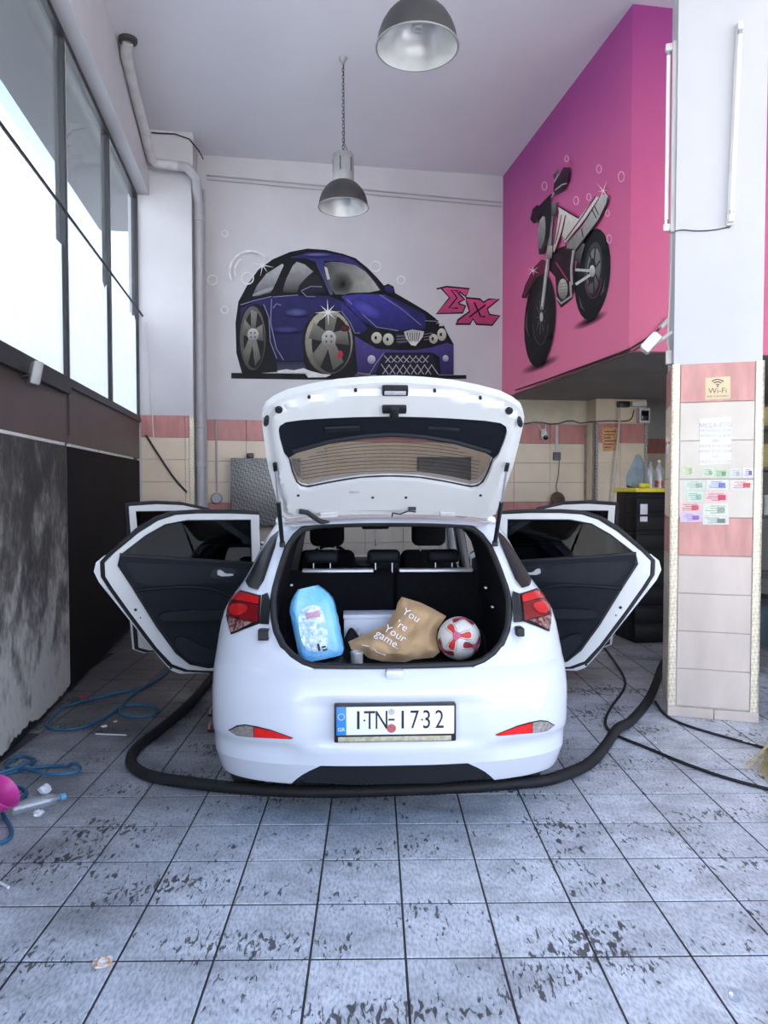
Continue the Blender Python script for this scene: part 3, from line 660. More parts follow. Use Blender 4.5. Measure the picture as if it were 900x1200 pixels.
# wheels
def wheel(x, y, s):
    M = Matrix.Translation((x, y, .30)) @ Matrix.Rotation(PI / 2, 4, 'Y')
    pr = [(.20, -.085), (.27, -.095), (.292, -.082), (.30, -.06), (.30, -.03), (.294, -.028), (.294, -.022), (.30, -.02), (.30, .02), (.294, .022), (.294, .028), (.30, .03), (.30, .06), (.292, .082), (.27, .095), (.20, .085)]
    w = part(MB().lathe(pr, 40, M), 'wheel', 'tyre')
    tr = MB()
    for k in range(40):
        a = 2 * PI * k / 40; A = Matrix.Translation((x, y, .30)) @ Matrix.Rotation(a, 4, 'X')
        tr.box(-.078, .078, -.006, .006, .297, .3035, lambda p, q, r: A @ Vector((p, q + p * .12, r)))
    part(tr, 'tread_block', 'tyre', w)['kind'] = 'stuff'
    rm = MB().lathe([(.205, -.07), (.19, -.03), (.19, .03), (.205, .075)], 32, M).lathe([(.001, s * .045), (.035, s * .05), (.04, s * .03)], 16, M)
    for k in range(5):
        a = 2 * PI * k / 5 + .3; A = Matrix.Translation((x, y, .30)) @ Matrix.Rotation(a, 4, 'X')
        rm.bbox(s * .03, s * .055, -.022, .022, .02, .20, .006, lambda p, q, r: A @ Vector((p, q, r)))
    part(rm, 'rim', 'alloy', w)
for s in (-1, 1): wheel(s * .745, .82, s); wheel(s * .745, 3.32, s)
for s in (-1, 1):
    part(MB().loft([[(s * xx, .82 - .345 * math.cos(a), .30 + .345 * math.sin(a)) for a in [PI * i / 14 for i in range(15)]] for xx in (.865, .60)]), 'wheel_arch_liner', 'car_black')
# number plate
hp = part(MB().bbox(-.272, .272, -.016, .030, .487, .655, .006), 'plate_holder', 'plate_black')
part(MB().bbox(-.262, .262, -.019, -.012, .522, .648, .003), 'number_plate', 'plate_white', hp)
part(MB().bbox(-.262, -.218, -.0202, -.017, .522, .648, .002), 'country_band', 'plate_blue', hp)
part(MB().bbox(-.255, .25, -.0185, -.012, .492, .514, .002), 'dealer_strip', 'frame_gold', hp)
def pl(x0, z0, y=-.0206): return lambda x, z: (x0 + x, y, z0 + z)
for s, x0, xs in (('I', -.165, 1.), ('T', -.115, .74), ('N', -.062, .70), ('1', .032, .95), ('7', .084, .74), ('3', .139, .74), ('2', .196, .74)):
    text(s, .118, pl(x0, .585), 'plate_black', hp, xs, 'plate_character', True)
text('GR', .024, pl(-.24, .548), 'plate_white', hp, 1, 'country_code', True)
cs = MB()
for k in range(12):
    a = 2 * PI * k / 12; cs.lathe([(.0002, 0), (.0022, .0)], 5, Matrix.Translation((-.24 + .014 * math.cos(a), -.0206, .605 + .014 * math.sin(a))) @ Matrix.Rotation(PI / 2, 4, 'X'))
part(cs, 'star_ring', 'plate_white', hp)
def disc(x, z, r, y=-.0208): return MB().lathe([(.0002, 0), (r, 0)], 20, Matrix.Translation((x, y, z)) @ Matrix.Rotation(PI / 2, 4, 'X'))
part(disc(-.018, .625, .0145), 'tax_disc', 'sticker_grey', hp); part(disc(-.018, .551, .020), 'tax_disc', 'sticker_red', hp)
part(MB().box(-.032, -.004, -.0206, -.019, .586, .594), 'plate_dash', 'plate_black', hp)
for x, z in ((-.138, .588), (.118, .588)): part(disc(x, z, .0045), 'plate_bolt', 'plate_black', hp)

# tailgate: inner face traced in its own plane (x across, s from the hinge)
HY, HZ, EY, EZ_ = .60, 1.445, 0., 2.04
hl = math.hypot(EY - HY, EZ_ - HZ); hd = Vector((0, (EY - HY) / hl, (EZ_ - HZ) / hl)); hn = Vector((0, hd.z, -hd.y))     # hn points up and forward, away from the viewer
def TG(n):
    def f(x, s):
        p = Vector((x, HY, HZ)) + hd * s + hn * (n - .05 * (x / .6) ** 2 + .02); return p
    return f
def sym(P): return P + [(-x, s) for x, s in P[::-1] if abs(x) > 1e-6]
OUT = sym([(0, .862), (.12, .858), (.255, .848), (.372, .83), (.48, .806), (.54, .777), (.578, .748), (.595, .712), (.598, .65), (.597, .55), (.594, .40), (.575, .20), (.56, .05), (.52, .012), (0, .004)])
AP = sym([(0, .687), (.42, .685), (.49, .679), (.518, .66), (.526, .63), (.524, .579), (.511, .483), (.495, .44), (.484, .343), (.467, .268), (.445, .238), (.41, .225), (.29, .248), (.145, .272), (0, .278)])
TRIM = sym([(0, .687), (.42, .685), (.49, .679), (.518, .66), (.526, .63), (.524, .579), (.511, .483), (.493, .447), (.43, .492), (.30, .531), (.145, .555), (0, .566)])
GLS = [p for p in sym([(0, .60), (.30, .575), (.49, .47), (.487, .343), (.469, .266), (.447, .235), (.41, .222), (.29, .245), (.145, .269), (0, .275)])]
def tgin(x, s):                                    # pressed steel relief of the inner face
    e = .022 * max(0, min(1, (seg_any(x, s, OUT) - .03) / .012))
    return TG(.0 - e + .022)(x, s)
def seg_any(px, pz, P):
    best = 9
    for i in range(len(P)):
        a = P[i]; b_ = P[(i + 1) % len(P)]; dx, dz = b_[0] - a[0], b_[1] - a[1]; L2 = dx * dx + dz * dz
        if L2 < 1e-12: continue
        t = max(0, min(1, ((px - a[0]) * dx + (pz - a[1]) * dz) / L2)); best = min(best, math.hypot(px - a[0] - dx * t, pz - a[1] - dz * t))
    return best
gate = part(MB().slab(OUT, tgin, TG(.075), .022, holes=[AP]), 'tailgate', 'car_inner_white', sharp=35)
part(MB().slab(TRIM, TG(.012), TG(.05), .05), 'gate_trim', 'car_trim', gate)
part(MB().tube([TG(.008)(x, s) for x, s in densify([(-.47, .49), (-.30, .538), (-.145, .562), (0, .573), (.145, .562), (.30, .538), (.47, .49)], .05, False)], .012, 6), 'gate_trim_edge', 'car_trim_soft', gate)
part(MB().slab(GLS, TG(.045), TG(.049), .06), 'rear_window', 'glass_hatch', gate)
dl = MB()
for k in range(11):
    s0 = .30 + .024 * k; hw = .44 if s0 < .42 else .44 - (s0 - .42) * 1.6
    dl.tube([TG(.0440)(hw * (-1 + 2 * i / 12), s0 - .03 * (abs(-1 + 2 * i / 12) ** 2)) for i in range(13)], .0012, 4)
o = part(dl, 'defroster_wire', 'car_trim', gate); o['kind'] = 'stuff'
part(MB().tube([TG(.03)(x, s) for x, s in smooth(AP, 1)], .006, 6, closed=True), 'window_seal', 'rubber', gate)
def gbox(x0, x1, s0, s1, n0, n1, bv=.006): return MB().bbox(x0, x1, s0, s1, n0, n1, bv, lambda x, s, n: TG(n)(x, s))
hm = part(gbox(-.058, .058, .812, .850, -.012, .03), 'gate_handle', 'car_black', gate); part(gbox(-.048, .048, .82, .843, -.014, -.008), 'handle_pad', 'sticker_grey', gate)
lm = part(gbox(-.055, .055, .718, .756, -.02, .02), 'gate_latch', 'car_black', gate); part(gbox(-.02, .02, .692, .755, -.035, .0), 'latch_hook', 'car_black', gate)
for s in (-1, 1):
    part(gbox(s * .16, s * .31, .600, .625, .004, .02), 'grip_slot', 'plate_black', gate)
    part(MB().lathe([(.001, 0), (.016, .001), (.018, .012), (.013, .02)], 14, Matrix.Translation(TG(-.012)(s * .515, .757)) @ hd.cross(Vector((1, 0, 0))).to_track_quat('Z', 'Y').to_matrix().to_4x4()), 'gate_buffer', 'rubber', gate)
    part(MB().slab(smooth([(s * .565, .72), (s * .588, .70), (s * .585, .665), (s * .562, .68)], 2), TG(-.006), TG(.02), .03), 'side_buffer', 'rubber', gate)
    for (x, sv) in ((.38, .812), (.175, .838), (.46, .20), (.085, .155)): part(MB().lathe([(.0005, 0), (.0075, 0), (.007, .012)], 10, Matrix.Translation(TG(-.003)(s * x, sv)) @ hn.to_track_quat('Z', 'Y').to_matrix().to_4x4()), 'gate_plug', 'rubber', gate)
    part(gbox(s * .27, s * .35, .03, .055, -.004, .02, .004), 'hinge_leaf', 'car_inner_white', gate)
    # gas strut from the body to the tailgate
    p0 = Vector((s * .545, .50, 1.335)); p1 = TG(-.015)(s * .555, .425)
    pm = p0.lerp(p1, .55)
    st = part(MB().tube([p0, pm], .011, 10), 'gas_strut', 'car_black')
    part(MB().tube([pm, p1], .0055, 8), 'strut_rod', 'chrome', st); part(MB().tube([p1 - hd * .025, p1 + hd * .02], .011, 8), 'strut_end', 'car_black', st)
    part(MB().bbox(p0.x - .014, p0.x + .014, p0.y - .012, p0.y + .012, p0.z - .02, p0.z + .01, .005), 'strut_foot', 'rubber', st)
part(gbox(-.205, -.15, .19, .212, -.004, .01), 'gate_label', 'sticker_grey', gate)
part(MB().tube([TG(-.012)(.14, .06), TG(-.02)(.10, .075), TG(-.02)(.06, .05), TG(-.012)(.02, .05), TG(-.0)(.02, .01)], .004, 6).tube([TG(-.012)(.10, .085), TG(-.012)(.14, .085)], .009, 6), 'wiring_lead', 'rubber', gate)
part(MB().tube([TG(-.012)(-.46, .095), TG(-.022)(-.42, .092), TG(-.03)(-.36, .03), TG(-.02)(-.31, -.01)], .013, 8), 'wiring_boot', 'rubber', gate)

# side doors: d runs from the hinge, n out of the trim face
def door(name, hx, hy, th, s, FR, HO, SK, TR, rear):
    th = math.radians(th); dv = Vector((s * math.sin(th), -math.cos(th), 0)); nv = Vector((s * -math.cos(th), -math.sin(th), 0)); H0 = Vector((s * hx, hy, 0))
    def D(n): return lambda d, z: H0 + dv * d + nv * (n - .05 * max(0, (z - 1.0)) / .45) + Vector((0, 0, z))
    o = part(MB().slab(FR, D(0), D(-.045), .08, holes=[HO]), name, 'car_inner_white')
    part(MB().slab(SK, D(-.06), D(-.085), .08), 'outer_skin', 'car_white', o)
    part(MB().slab([(a + (0 if a < .3 else -.012), z + .012 if z < .6 else z) for a, z in SK], D(-.05), D(-.06), .12), 'inner_skin', 'car_inner_white', o)
    part(MB().tube([D(-.048)(*p) for p in densify([(a + (.012 if a > .5 else 0), z + (.012 if z > 1.2 else -.008 if z < .5 else 0)) for a, z in FR], .06)], .017, 8, closed=True), 'door_seal', 'rubber', o)
    part(MB().slab(HO, D(-.028), D(-.032), .1), 'window_glass', 'glass_dark', o)
    part(MB().tube([D(-.012)(*p) for p in HO], .010, 6, closed=True), 'glass_run', 'rubber', o)
    tr = part(MB().slab(TR, D(.024), D(0), .05), 'door_trim', 'car_trim', o)
    part(MB().tube([D(.018)(*p) for p in TR], .012, 6, closed=True), 'trim_edge', 'rubber', o)
    return o, D
GH = [(.10, 1.072), (.10, 1.388), (.54, 1.394), (.69, 1.368), (.82, 1.295), (.985, 1.168)]
SKr = [(.04, .31), (.376, .309), (.60, .325), (.66, .355), (.72, .43), (1.115, .99), (1.145, 1.06), (1.13, 1.12), (1.075, 1.165), (.04, 1.08)]
TRr = [(.07, 1.080), (.60, 1.130), (.985, 1.172), (.99, 1.105), (.904, .959), (.752, .684), (.627, .492), (.538, .41), (.42, .375), (.07, .37)]
FRf = [(.03, .33), (1.08, .33), (1.16, .36), (1.185, .8), (1.2, 1.10), (1.215, 1.47), (1.0, 1.482), (.80, 1.472), (.58, 1.42), (.30, 1.22), (.03, 1.04)]
GHf = [(.30, 1.125), (.34, 1.19), (.60, 1.375), (.82, 1.43), (1.165, 1.43), (1.145, 1.14)]
SKf = [(.03, .30), (1.12, .30), (1.2, .34), (1.235, .8), (1.245, 1.1), (.03, 1.02)]
TRf = [(.06, 1.0), (.29, 1.135), (1.155, 1.15), (1.13, .8), (1.10, .42), (1.0, .38), (.06, .38)]
for s, th in ((-1, 70), (1, 66)):
    o, D = door('rear_door', .80 if s < 0 else .825, 2.0, th, s, DOOR, GH, SKr, TRr, True)
    part(MB().slab(smooth([(.13, .765), (.13, .70), (.72, .715), (.75, .765), (.70, .785)], 1), D(.075), D(.022), .05), 'armrest', 'car_trim_soft', o)
    part(MB().slab(smooth([(.10, .60), (.10, .40), (.44, .40), (.56, .44), (.66, .58), (.60, .62), (.42, .50), (.30, .47)], 1), D(.055), D(.02), .05), 'door_pocket', 'car_trim_soft', o)
    part(MB().slab(smooth([(.10, 1.045), (.10, .95), (.55, .955), (.86, .955), (.95, 1.10), (.93, 1.125)], 1), D(.034), D(.02), .06), 'upper_pad', 'car_trim_soft', o)
    part(MB().tube([D(.030)(*p) for p in smooth([(.90, .935), (.62, .945), (.42, .93), (.30, .88), (.20, .80), (.15, .74)], 2, False)], .012, 6), 'trim_bead', 'car_trim_soft', o)
    part(MB().slab(smooth([(.215, 1.05), (.385, 1.062), (.40, 1.0), (.36, .985), (.24, .985)], 2), D(.040), D(.02), .05), 'handle_bezel', 'plate_black', o)
    part(MB().slab(smooth([(.245, 1.018), (.30, 1.018), (.325, 1.045), (.355, 1.048), (.355, 1.004), (.25, 1.002)], 1), D(.056), D(.036), .04), 'door_handle', 'satin_silver', o)
    part(MB().tube([D(.03)(.19 + .07 * math.cos(a), .60 + .07 * math.sin(a)) for a in [2 * PI * i / 20 for i in range(20)]], .008, 6, closed=True), 'speaker_ring', 'car_trim_soft', o)
    for (d, z) in ((.89, .80), (.86, .745)): part(MB().tube([D(.0)(d, z), D(.006)(d, z)], .010 if d > .87 else .005, 8), 'door_plug', 'rubber', o)
    part(MB().tube([D(-.055)(.66, .375), D(-.05)(.66, .375)], .010, 8), 'skin_plug', 'rubber', o)
    part(MB().bbox(-.02, .03, -.01, .01, .55, .62, .004, lambda a, bb, z: D(-.02 + bb)(a, z)), 'door_hinge', 'car_inner_white', o)
for s in (-1, 1):
    o, D = door('front_door', .80, 3.0, 66, s, FRf, GHf, SKf, TRf, False)
    part(MB().slab(smooth([(.15, .80), (.15, .72), (.85, .74), (.88, .79)], 1), D(.075), D(.022), .06), 'armrest', 'car_trim_soft', o)
    part(MB().slab(smooth([(.30, 1.02), (.46, 1.03), (.46, .97), (.30, .96)], 2), D(.05), D(.02), .05), 'door_handle', 'satin_silver', o)
    part(MB().slab(smooth([(.10, .62), (.10, .41), (.95, .41), (.90, .56), (.5, .54)], 1), D(.055), D(.02), .06), 'door_pocket', 'car_trim_soft', o)
    part(MB().bbox(.02, .24, -.30, -.10, .98, 1.15, .05, lambda d, n, z: D(n)(d, z), 3), 'wing_mirror', 'car_white', o)
# ------------------------------------------------------------------ wall paintings (flat coats of paint on the wall planes)
def Zf(x0, y0, k): return lambda P: [(x0 + x / k, y0 + y / k) for x, y in P]
Z3, Z4, Z5, Z6, Z7 = Zf(270, 285, 6.43), Zf(400, 285, 6.0), Zf(500, 325, 9.0), Zf(600, 185, 7.5), Zf(600, 290, 7.5)
def C(r, g, b, a=1.): return (*lin(r, g, b), a)
class Mural:
    def __init__(s, root, n, c0, out): s.root = root; s.n = n; s.c0 = c0; s.out = out; s.k = 0
    def fn(s, k): c = s.c0 + s.out * (.0025 + .0007 * k); return lambda x, y: on_plane(x, y, s.n, c)
    def fill(s, name, P, c0, c1=None, hor=False, step=7, sm=0):
        s.k += 1; P = smooth(P, sm) if sm else P; i = 0 if hor else 1; lo = min(p[i] for p in P); hi = max(p[i] for p in P); c1 = c1 or c0
        f = lambda x, y: tuple(a + (b - a) * (((x, y)[i] - lo) / max(hi - lo, 1e-6)) for a, b in zip(c0, c1))
        return MB().patch(P, s.fn(s.k), step, colf=f).build(name, 'mural_paint', s.root, fix=False)
    def ell(s, name, cx, cy, rx, ry, c0, c1=None, rot=0., hor=False):
        P = [(cx + rx * math.cos(a) * math.cos(rot) - ry * math.sin(a) * math.sin(rot), cy + rx * math.cos(a) * math.sin(rot) + ry * math.sin(a) * math.cos(rot)) for a in [2 * PI * i / 28 for i in range(28)]]
        return s.fill(name, P, c0, c1, hor, max(2., min(rx, ry) * .5))
    def lines(s, name, LL, w, c, taper=False):
        s.k += 1; b = MB(); f = s.fn(s.k)
        for L in LL:
            m = len(L); vs = []
            for i in range(m):
                a = L[max(i - 1, 0)]; d = L[min(i + 1, m - 1)]; dx, dy = d[0] - a[0], d[1] - a[1]; q = math.hypot(dx, dy) or 1
                ww = w / 2 * (1 - .9 * abs(2 * i / max(m - 1, 1) - 1) if taper else 1)
                vs += [f(L[i][0] - dy / q * ww, L[i][1] + dx / q * ww), f(L[i][0] + dy / q * ww, L[i][1] - dx / q * ww)]
            b.add(vs, [(2 * i, 2 * i + 1, 2 * i + 3, 2 * i + 2) for i in range(m - 1)], c)
        return b.build(name, 'mural_paint', s.root, fix=False)
    def spray(s, name, cx, cy, rx, ry, c, base, rot=0., a=None):
        s.k += 1; f = s.fn(s.k); vs = [f(cx, cy)]; cs = [c]; n = 20
        for j, rr in enumerate((.35, .7, 1.)):
            for i in range(n):
                t = 2 * PI * i / n; x = rx * rr * math.cos(t); y = ry * rr * math.sin(t); w = rr ** 1.3
                vs.append(f(cx + x * math.cos(rot) - y * math.sin(rot), cy + x * math.sin(rot) + y * math.cos(rot))); cs.append(tuple(p_ + (q_ - p_) * w for p_, q_ in zip(c, base)) if a is None else (*c[:3], a * (1 - rr) ** .8))
        fs = [(0, 1 + i, 1 + (i + 1) % n) for i in range(n)]
        for j in range(2): fs += [(1 + j * n + i, 1 + j * n + (i + 1) % n, 1 + (j + 1) * n + (i + 1) % n, 1 + (j + 1) * n + i) for i in range(n)]
        return MB().add(vs, fs, cs).build(name, 'mural_paint' if a is None else 'mural_spray', s.root, fix=False)
    def ring(s, name, cx, cy, r, w, c, a0=0, a1=2 * PI, ky=1.):
        return s.lines(name, [[(cx + r * math.cos(a0 + (a1 - a0) * i / 20), cy + ky * r * math.sin(a0 + (a1 - a0) * i / 20)) for i in range(21)]], w, c)
def star(cx, cy, r, n, a0=.2, k=(1, .75)): return [[(cx - r * k[i % 2] * math.cos(a0 + PI * i / n), cy - r * k[i % 2] * math.sin(a0 + PI * i / n)), (cx, cy), (cx + r * k[i % 2] * math.cos(a0 + PI * i / n), cy + r * k[i % 2] * math.sin(a0 + PI * i / n))] for i in range(n)]
BLK = C(14, 13, 18); WHT = C(235, 235, 232)

mc = thing('car_mural', 'airbrushed blue cartoon car painted on the back wall', 'mural', RC(1.0, V_B - .004, 2.9))
m = Mural(mc, tuple(EV), V_B, -1)
m.fill('ground_bar', [(271, 437), (330, 437.5), (410, 439.5), (546.6, 439.5), (546.6, 444), (366, 445), (271, 443.6)], BLK)
sil = Z3([(90, 990), (45, 830), (38, 600), (60, 440), (130, 310), (210, 200), (320, 120), (450, 65), (580, 40), (720, 50), (850, 80)]) + Z4([(100, 105), (180, 170), (250, 240), (300, 298), (330, 285), (368, 305), (378, 350), (500, 420), (600, 480), (685, 545), (690, 590), (720, 578), (750, 640), (790, 710), (790, 925), (100, 925)]) + Z3([(880, 1010), (600, 1000), (560, 960), (350, 970)])
m.fill('outline', sil, BLK)
m.fill('flank', Z3([(75, 490), (170, 445), (310, 408), (510, 392), (740, 397), (890, 460), (890, 560), (800, 515), (700, 530), (620, 590), (570, 700), (548, 885), (350, 885), (330, 800), (300, 700), (290, 560), (250, 475), (190, 455), (110, 520), (75, 620)]), C(40, 38, 92), C(24, 22, 62))
m.fill('sill', Z3([(345, 895), (550, 895), (580, 960), (360, 965)]), C(34, 32, 66), C(70, 70, 88))
m.fill('roof', Z3([(450, 108), (580, 70), (720, 68), (850, 95), (900, 112), (900, 138), (720, 132), (650, 142), (560, 112)]), C(34, 33, 84), C(58, 55, 120))
m.fill('screen_pillar', Z4([(0, 93), (90, 122), (160, 178), (220, 248), (285, 330), (255, 330), (190, 260), (130, 190), (60, 150), (0, 132)]), C(56, 53, 115), C(30, 28, 72))
m.fill('screen_pillar', Z3([(640, 140), (705, 135), (705, 200), (745, 300), (775, 385), (750, 390), (700, 270), (660, 190)]), C(52, 50, 110), C(80, 80, 110))
m.fill('side_window', Z3([(165, 398), (200, 320), (270, 230), (390, 155), (402, 165), (360, 260), (320, 345), (300, 372), (200, 402)]), C(186, 186, 188), C(80, 80, 86))
m.fill('side_window', Z3([(398, 345), (420, 270), (470, 170), (500, 140), (560, 160), (620, 210), (680, 300), (710, 370), (530, 376), (398, 368)]), C(170, 170, 168), C(44, 44, 48))
m.fill('cabin_shade', Z3([(500, 382), (520, 315), (580, 250), (625, 213), (705, 300), (720, 375)]), C(26, 26, 30))
m.fill('window_glint', Z3([(170, 385), (230, 355), (325, 325), (318, 350), (230, 385), (168, 400)]), C(150, 150, 152))
m.fill('windscreen', Z3([(708, 150), (760, 138), (850, 145)]) + Z4([(0, 135), (100, 155), (170, 200), (230, 270), (272, 330), (200, 345), (60, 350)]) + Z3([(860, 388), (790, 385), (755, 340), (718, 240)]), C(70, 74, 74), C(178, 176, 166), hor=True)
m.spray('screen_shade', 402, 333, 14, 16, C(30, 38, 36), None, 0., .8)
m.fill('screen_glint', Z3([(706, 175), (728, 185), (752, 270), (730, 275)]), C(196, 194, 186))
m.fill('bonnet', Z4([(0, 372), (130, 356), (300, 362), (400, 402), (560, 490), (605, 555), (585, 605), (520, 603), (440, 612), (380, 622), (250, 600), (140, 540), (60, 455)]), C(62, 60, 150), C(34, 32, 92))
m.fill('bonnet_flank', Z4([(300, 366), (420, 410), (590, 500), (600, 560), (560, 590), (480, 480)]), C(30, 28, 78), C(44, 42, 104))
m.fill('fender', Z4([(0, 420), (60, 465), (150, 555), (185, 600), (150, 632), (95, 632), (62, 560), (0, 478)]), C(52, 50, 124), C(36, 34, 90))
m.fill('bonnet_gap', Z4([(592, 545), (690, 550), (655, 612), (590, 622)]), C(18, 18, 24))
m.fill('front_bumper', Z4([(95, 650), (160, 692), (250, 742), (400, 752), (520, 752), (640, 732), (740, 700), (790, 715), (788, 920), (700, 925), (690, 800), (640, 770), (300, 770), (240, 915), (115, 912), (100, 760)]), C(78, 66, 136), C(38, 32, 76))
m.fill('grille', Z4([(300, 778), (640, 776), (685, 928), (245, 928)]), C(30, 26, 44), C(20, 18, 28))
m.lines('grille_mesh', [Z4([(300 + 44 * i, 790 + 6 * (i % 2)), (352 + 44 * i, 845)]) for i in range(7)] + [Z4([(352 + 44 * i, 790), (308 + 44 * i, 842)]) for i in range(7)] + [Z4([(280 + 50 * i, 850), (330 + 50 * i, 922)]) for i in range(8)] + [Z4([(340 + 50 * i, 850), (290 + 50 * i, 922)]) for i in range(7)], .9, C(176, 172, 182))
m.lines('grille_bar', [Z4([(300, 846), (660, 846)])], 2.2, C(26, 22, 40))
m.fill('lamp_housing', Z4([(150, 640), (210, 592), (330, 608), (388, 680), (382, 722), (280, 718), (200, 702)]), C(20, 19, 22))
m.fill('lamp_housing', Z4([(592, 640), (700, 580), (752, 640), (742, 692), (620, 717)]), C(20, 19, 22))
for cx, cy, rx, ry in ((248, 665, 37, 40), (330, 676, 38, 42), (648, 672, 30, 34), (706, 642, 32, 44)):
    a = Z4([(cx, cy)])[0]; m.ell('lamp', a[0], a[1], rx / 6, ry / 6, C(214, 210, 196), C(160, 156, 140)); m.ell('lamp_bulb', a[0] - 1, a[1], 1.5, 2.2, C(40, 38, 36))
m.fill('bonnet_vents', Z4([(385, 640), (440, 640), (470, 700), (400, 712)]), C(46, 45, 56)); m.lines('vent_line', [Z4([(388, y), (460, y - 4)]) for y in (655, 675, 695)] + [Z4([(580, y), (640, y - 10)]) for y in (640, 660, 680)], .8, C(120, 118, 130))
m.fill('badge_grille', Z4([(440, 622), (500, 606), (582, 620), (572, 660), (522, 722), (490, 716), (455, 670)]), C(180, 178, 172), C(220, 218, 210)); m.lines('badge_bar', [Z4([(462 + 18 * i, 628), (478 + 12 * i, 690)]) for i in range(6)], 1.0, C(70, 68, 66))
for cx, cy, r in ((212, 818, 28), (733, 810, 21)): a = Z4([(cx, cy)])[0]; m.ell('fog_lamp', a[0], a[1], r / 6, r / 6 * 1.1, C(205, 203, 210), C(120, 116, 140))
# wheels of the painted car
def mwheel(Zc, rx, ry, hub, hr, base):
    a = Zc
    m.ell('tyre', a[0], a[1], rx * 1.1, ry * 1.05, C(24, 24, 26)); m.ell('rim', a[0], a[1], rx, ry, C(*base), C(78, 75, 68)); m.ell('rim_well', a[0] + rx * .10, a[1] + 2, rx * .82, ry * .90, C(34, 33, 33), C(22, 22, 24))
    for k in range(5):
        t = -PI / 2 + .12 + 2 * PI * k / 5; ca, sa = math.cos(t), math.sin(t)
        P = [(hub[0] + (rx * .16) * math.cos(t - 1.2), hub[1] + ry * .16 * math.sin(t - 1.2)), (a[0] + rx * .86 * math.cos(t - .30), a[1] + ry * .9 * math.sin(t - .30)), (a[0] + rx * .86 * math.cos(t + .30), a[1] + ry * .9 * math.sin(t + .30)), (hub[0] + rx * .16 * math.cos(t + 1.2), hub[1] + ry * .16 * math.sin(t + 1.2))]
        m.fill('spoke', P, C(132, 129, 118), C(74, 72, 68))
    m.ell('hub', hub[0], hub[1], hr, hr * 1.15, C(196, 194, 188), C(110, 108, 104)); 
    for dx, dy in ((-.35, -.35), (.35, -.35), (-.35, .4), (.35, .4)): m.ell('hub_nut', hub[0] + hr * dx, hub[1] + hr * dy, hr * .16, hr * .18, C(90, 88, 86))
mwheel(Z3([(168, 715)])[0], 15, 37.5, Z3([(170, 690)])[0], 6.6, (92, 92, 92))
mwheel(Z3([(742, 745)])[0], 28, 37.5, Z3([(742, 720)])[0], 8.4, (172, 166, 148))
m.ell('brake_caliper', *Z3([(828, 838)])[0], 3.2, 4.6, C(170, 40, 60)); m.spray('caliper_glow', *Z3([(860, 640)])[0], 6, 4, C(110, 22, 40), C(30, 28, 30))
m.fill('mirror', Z3([(530, 362), (600, 323), (690, 328), (712, 360), (640, 402), (570, 407)]), C(30, 30, 52), C(18, 18, 30), sm=1); m.fill('mirror', Z4([(295, 318), (330, 292), (368, 318), (366, 352), (330, 352)]), C(52, 50, 108), C(28, 26, 66), sm=1)
m.lines('body_line', [Z3([(75, 465), (180, 432), (310, 402)]), Z3([(320, 405), (510, 390)]), Z3([(310, 420), (303, 600), (345, 790), (400, 880)]), Z3([(250, 460), (290, 560), (300, 740), (350, 870)]), Z3([(320, 490), (348, 455), (382, 468)]), Z3([(535, 362), (575, 402), (640, 402)]), Z3([(535, 358), (605, 325), (690, 328)]),
                         Z4([(0, 478), (62, 560), (95, 632), (130, 632)]), Z4([(40, 395), (150, 500), (250, 590), (400, 615)]), Z4([(270, 362), (420, 460), (560, 575)]), Z4([(110, 912), (200, 920), (240, 850), (300, 772)]), Z4([(590, 545), (686, 550)])], 1.0, C(128, 128, 160))
m.spray('bonnet_glow', 430, 362, 20, 8, C(84, 82, 178), C(48, 46, 122), .5); m.spray('flank_glow', 347, 366, 14, 5, C(84, 88, 140), C(35, 33, 82)); m.spray('flank_glow', 335, 386, 16, 4, C(60, 58, 118), C(32, 30, 76)); m.spray('roof_glow', 372, 298.3, 18, 2.2, C(110, 108, 170), C(44, 42, 100))
m.fill('scuffed_edge', Z3([(350, 962), (420, 950), (480, 958), (550, 942), (600, 962), (690, 985), (760, 990), (720, 1010), (585, 1012), (560, 978), (370, 978)]), C(214, 212, 208))
m.lines('sparkle', star(*Z3([(243, 165)])[0], 13, 4, .2), 1.5, WHT, True); m.lines('sparkle', star(*Z3([(735, 520)])[0], 15, 4, -.05), 1.8, WHT, True)
for cx, cy, r in ((249, 328, 5.5), (263.5, 273.5, 3.6), (290, 326, 7), (440, 312, 6), (470, 328, 4.5), (263, 363, 4)): m.ring('bubble', cx, cy, r, 1.4, C(232, 230, 230))
m.ring('swirl', 293, 318, 24, 2.2, C(228, 228, 230), PI * .85, PI * 1.75); m.ring('swirl', 293, 318, 18, 2.0, C(228, 228, 230), PI * .9, PI * 1.3)
m.lines('ground_lamp_glow', star(516, 376, 6, 3, .4), 1.6, C(220, 218, 214), True)

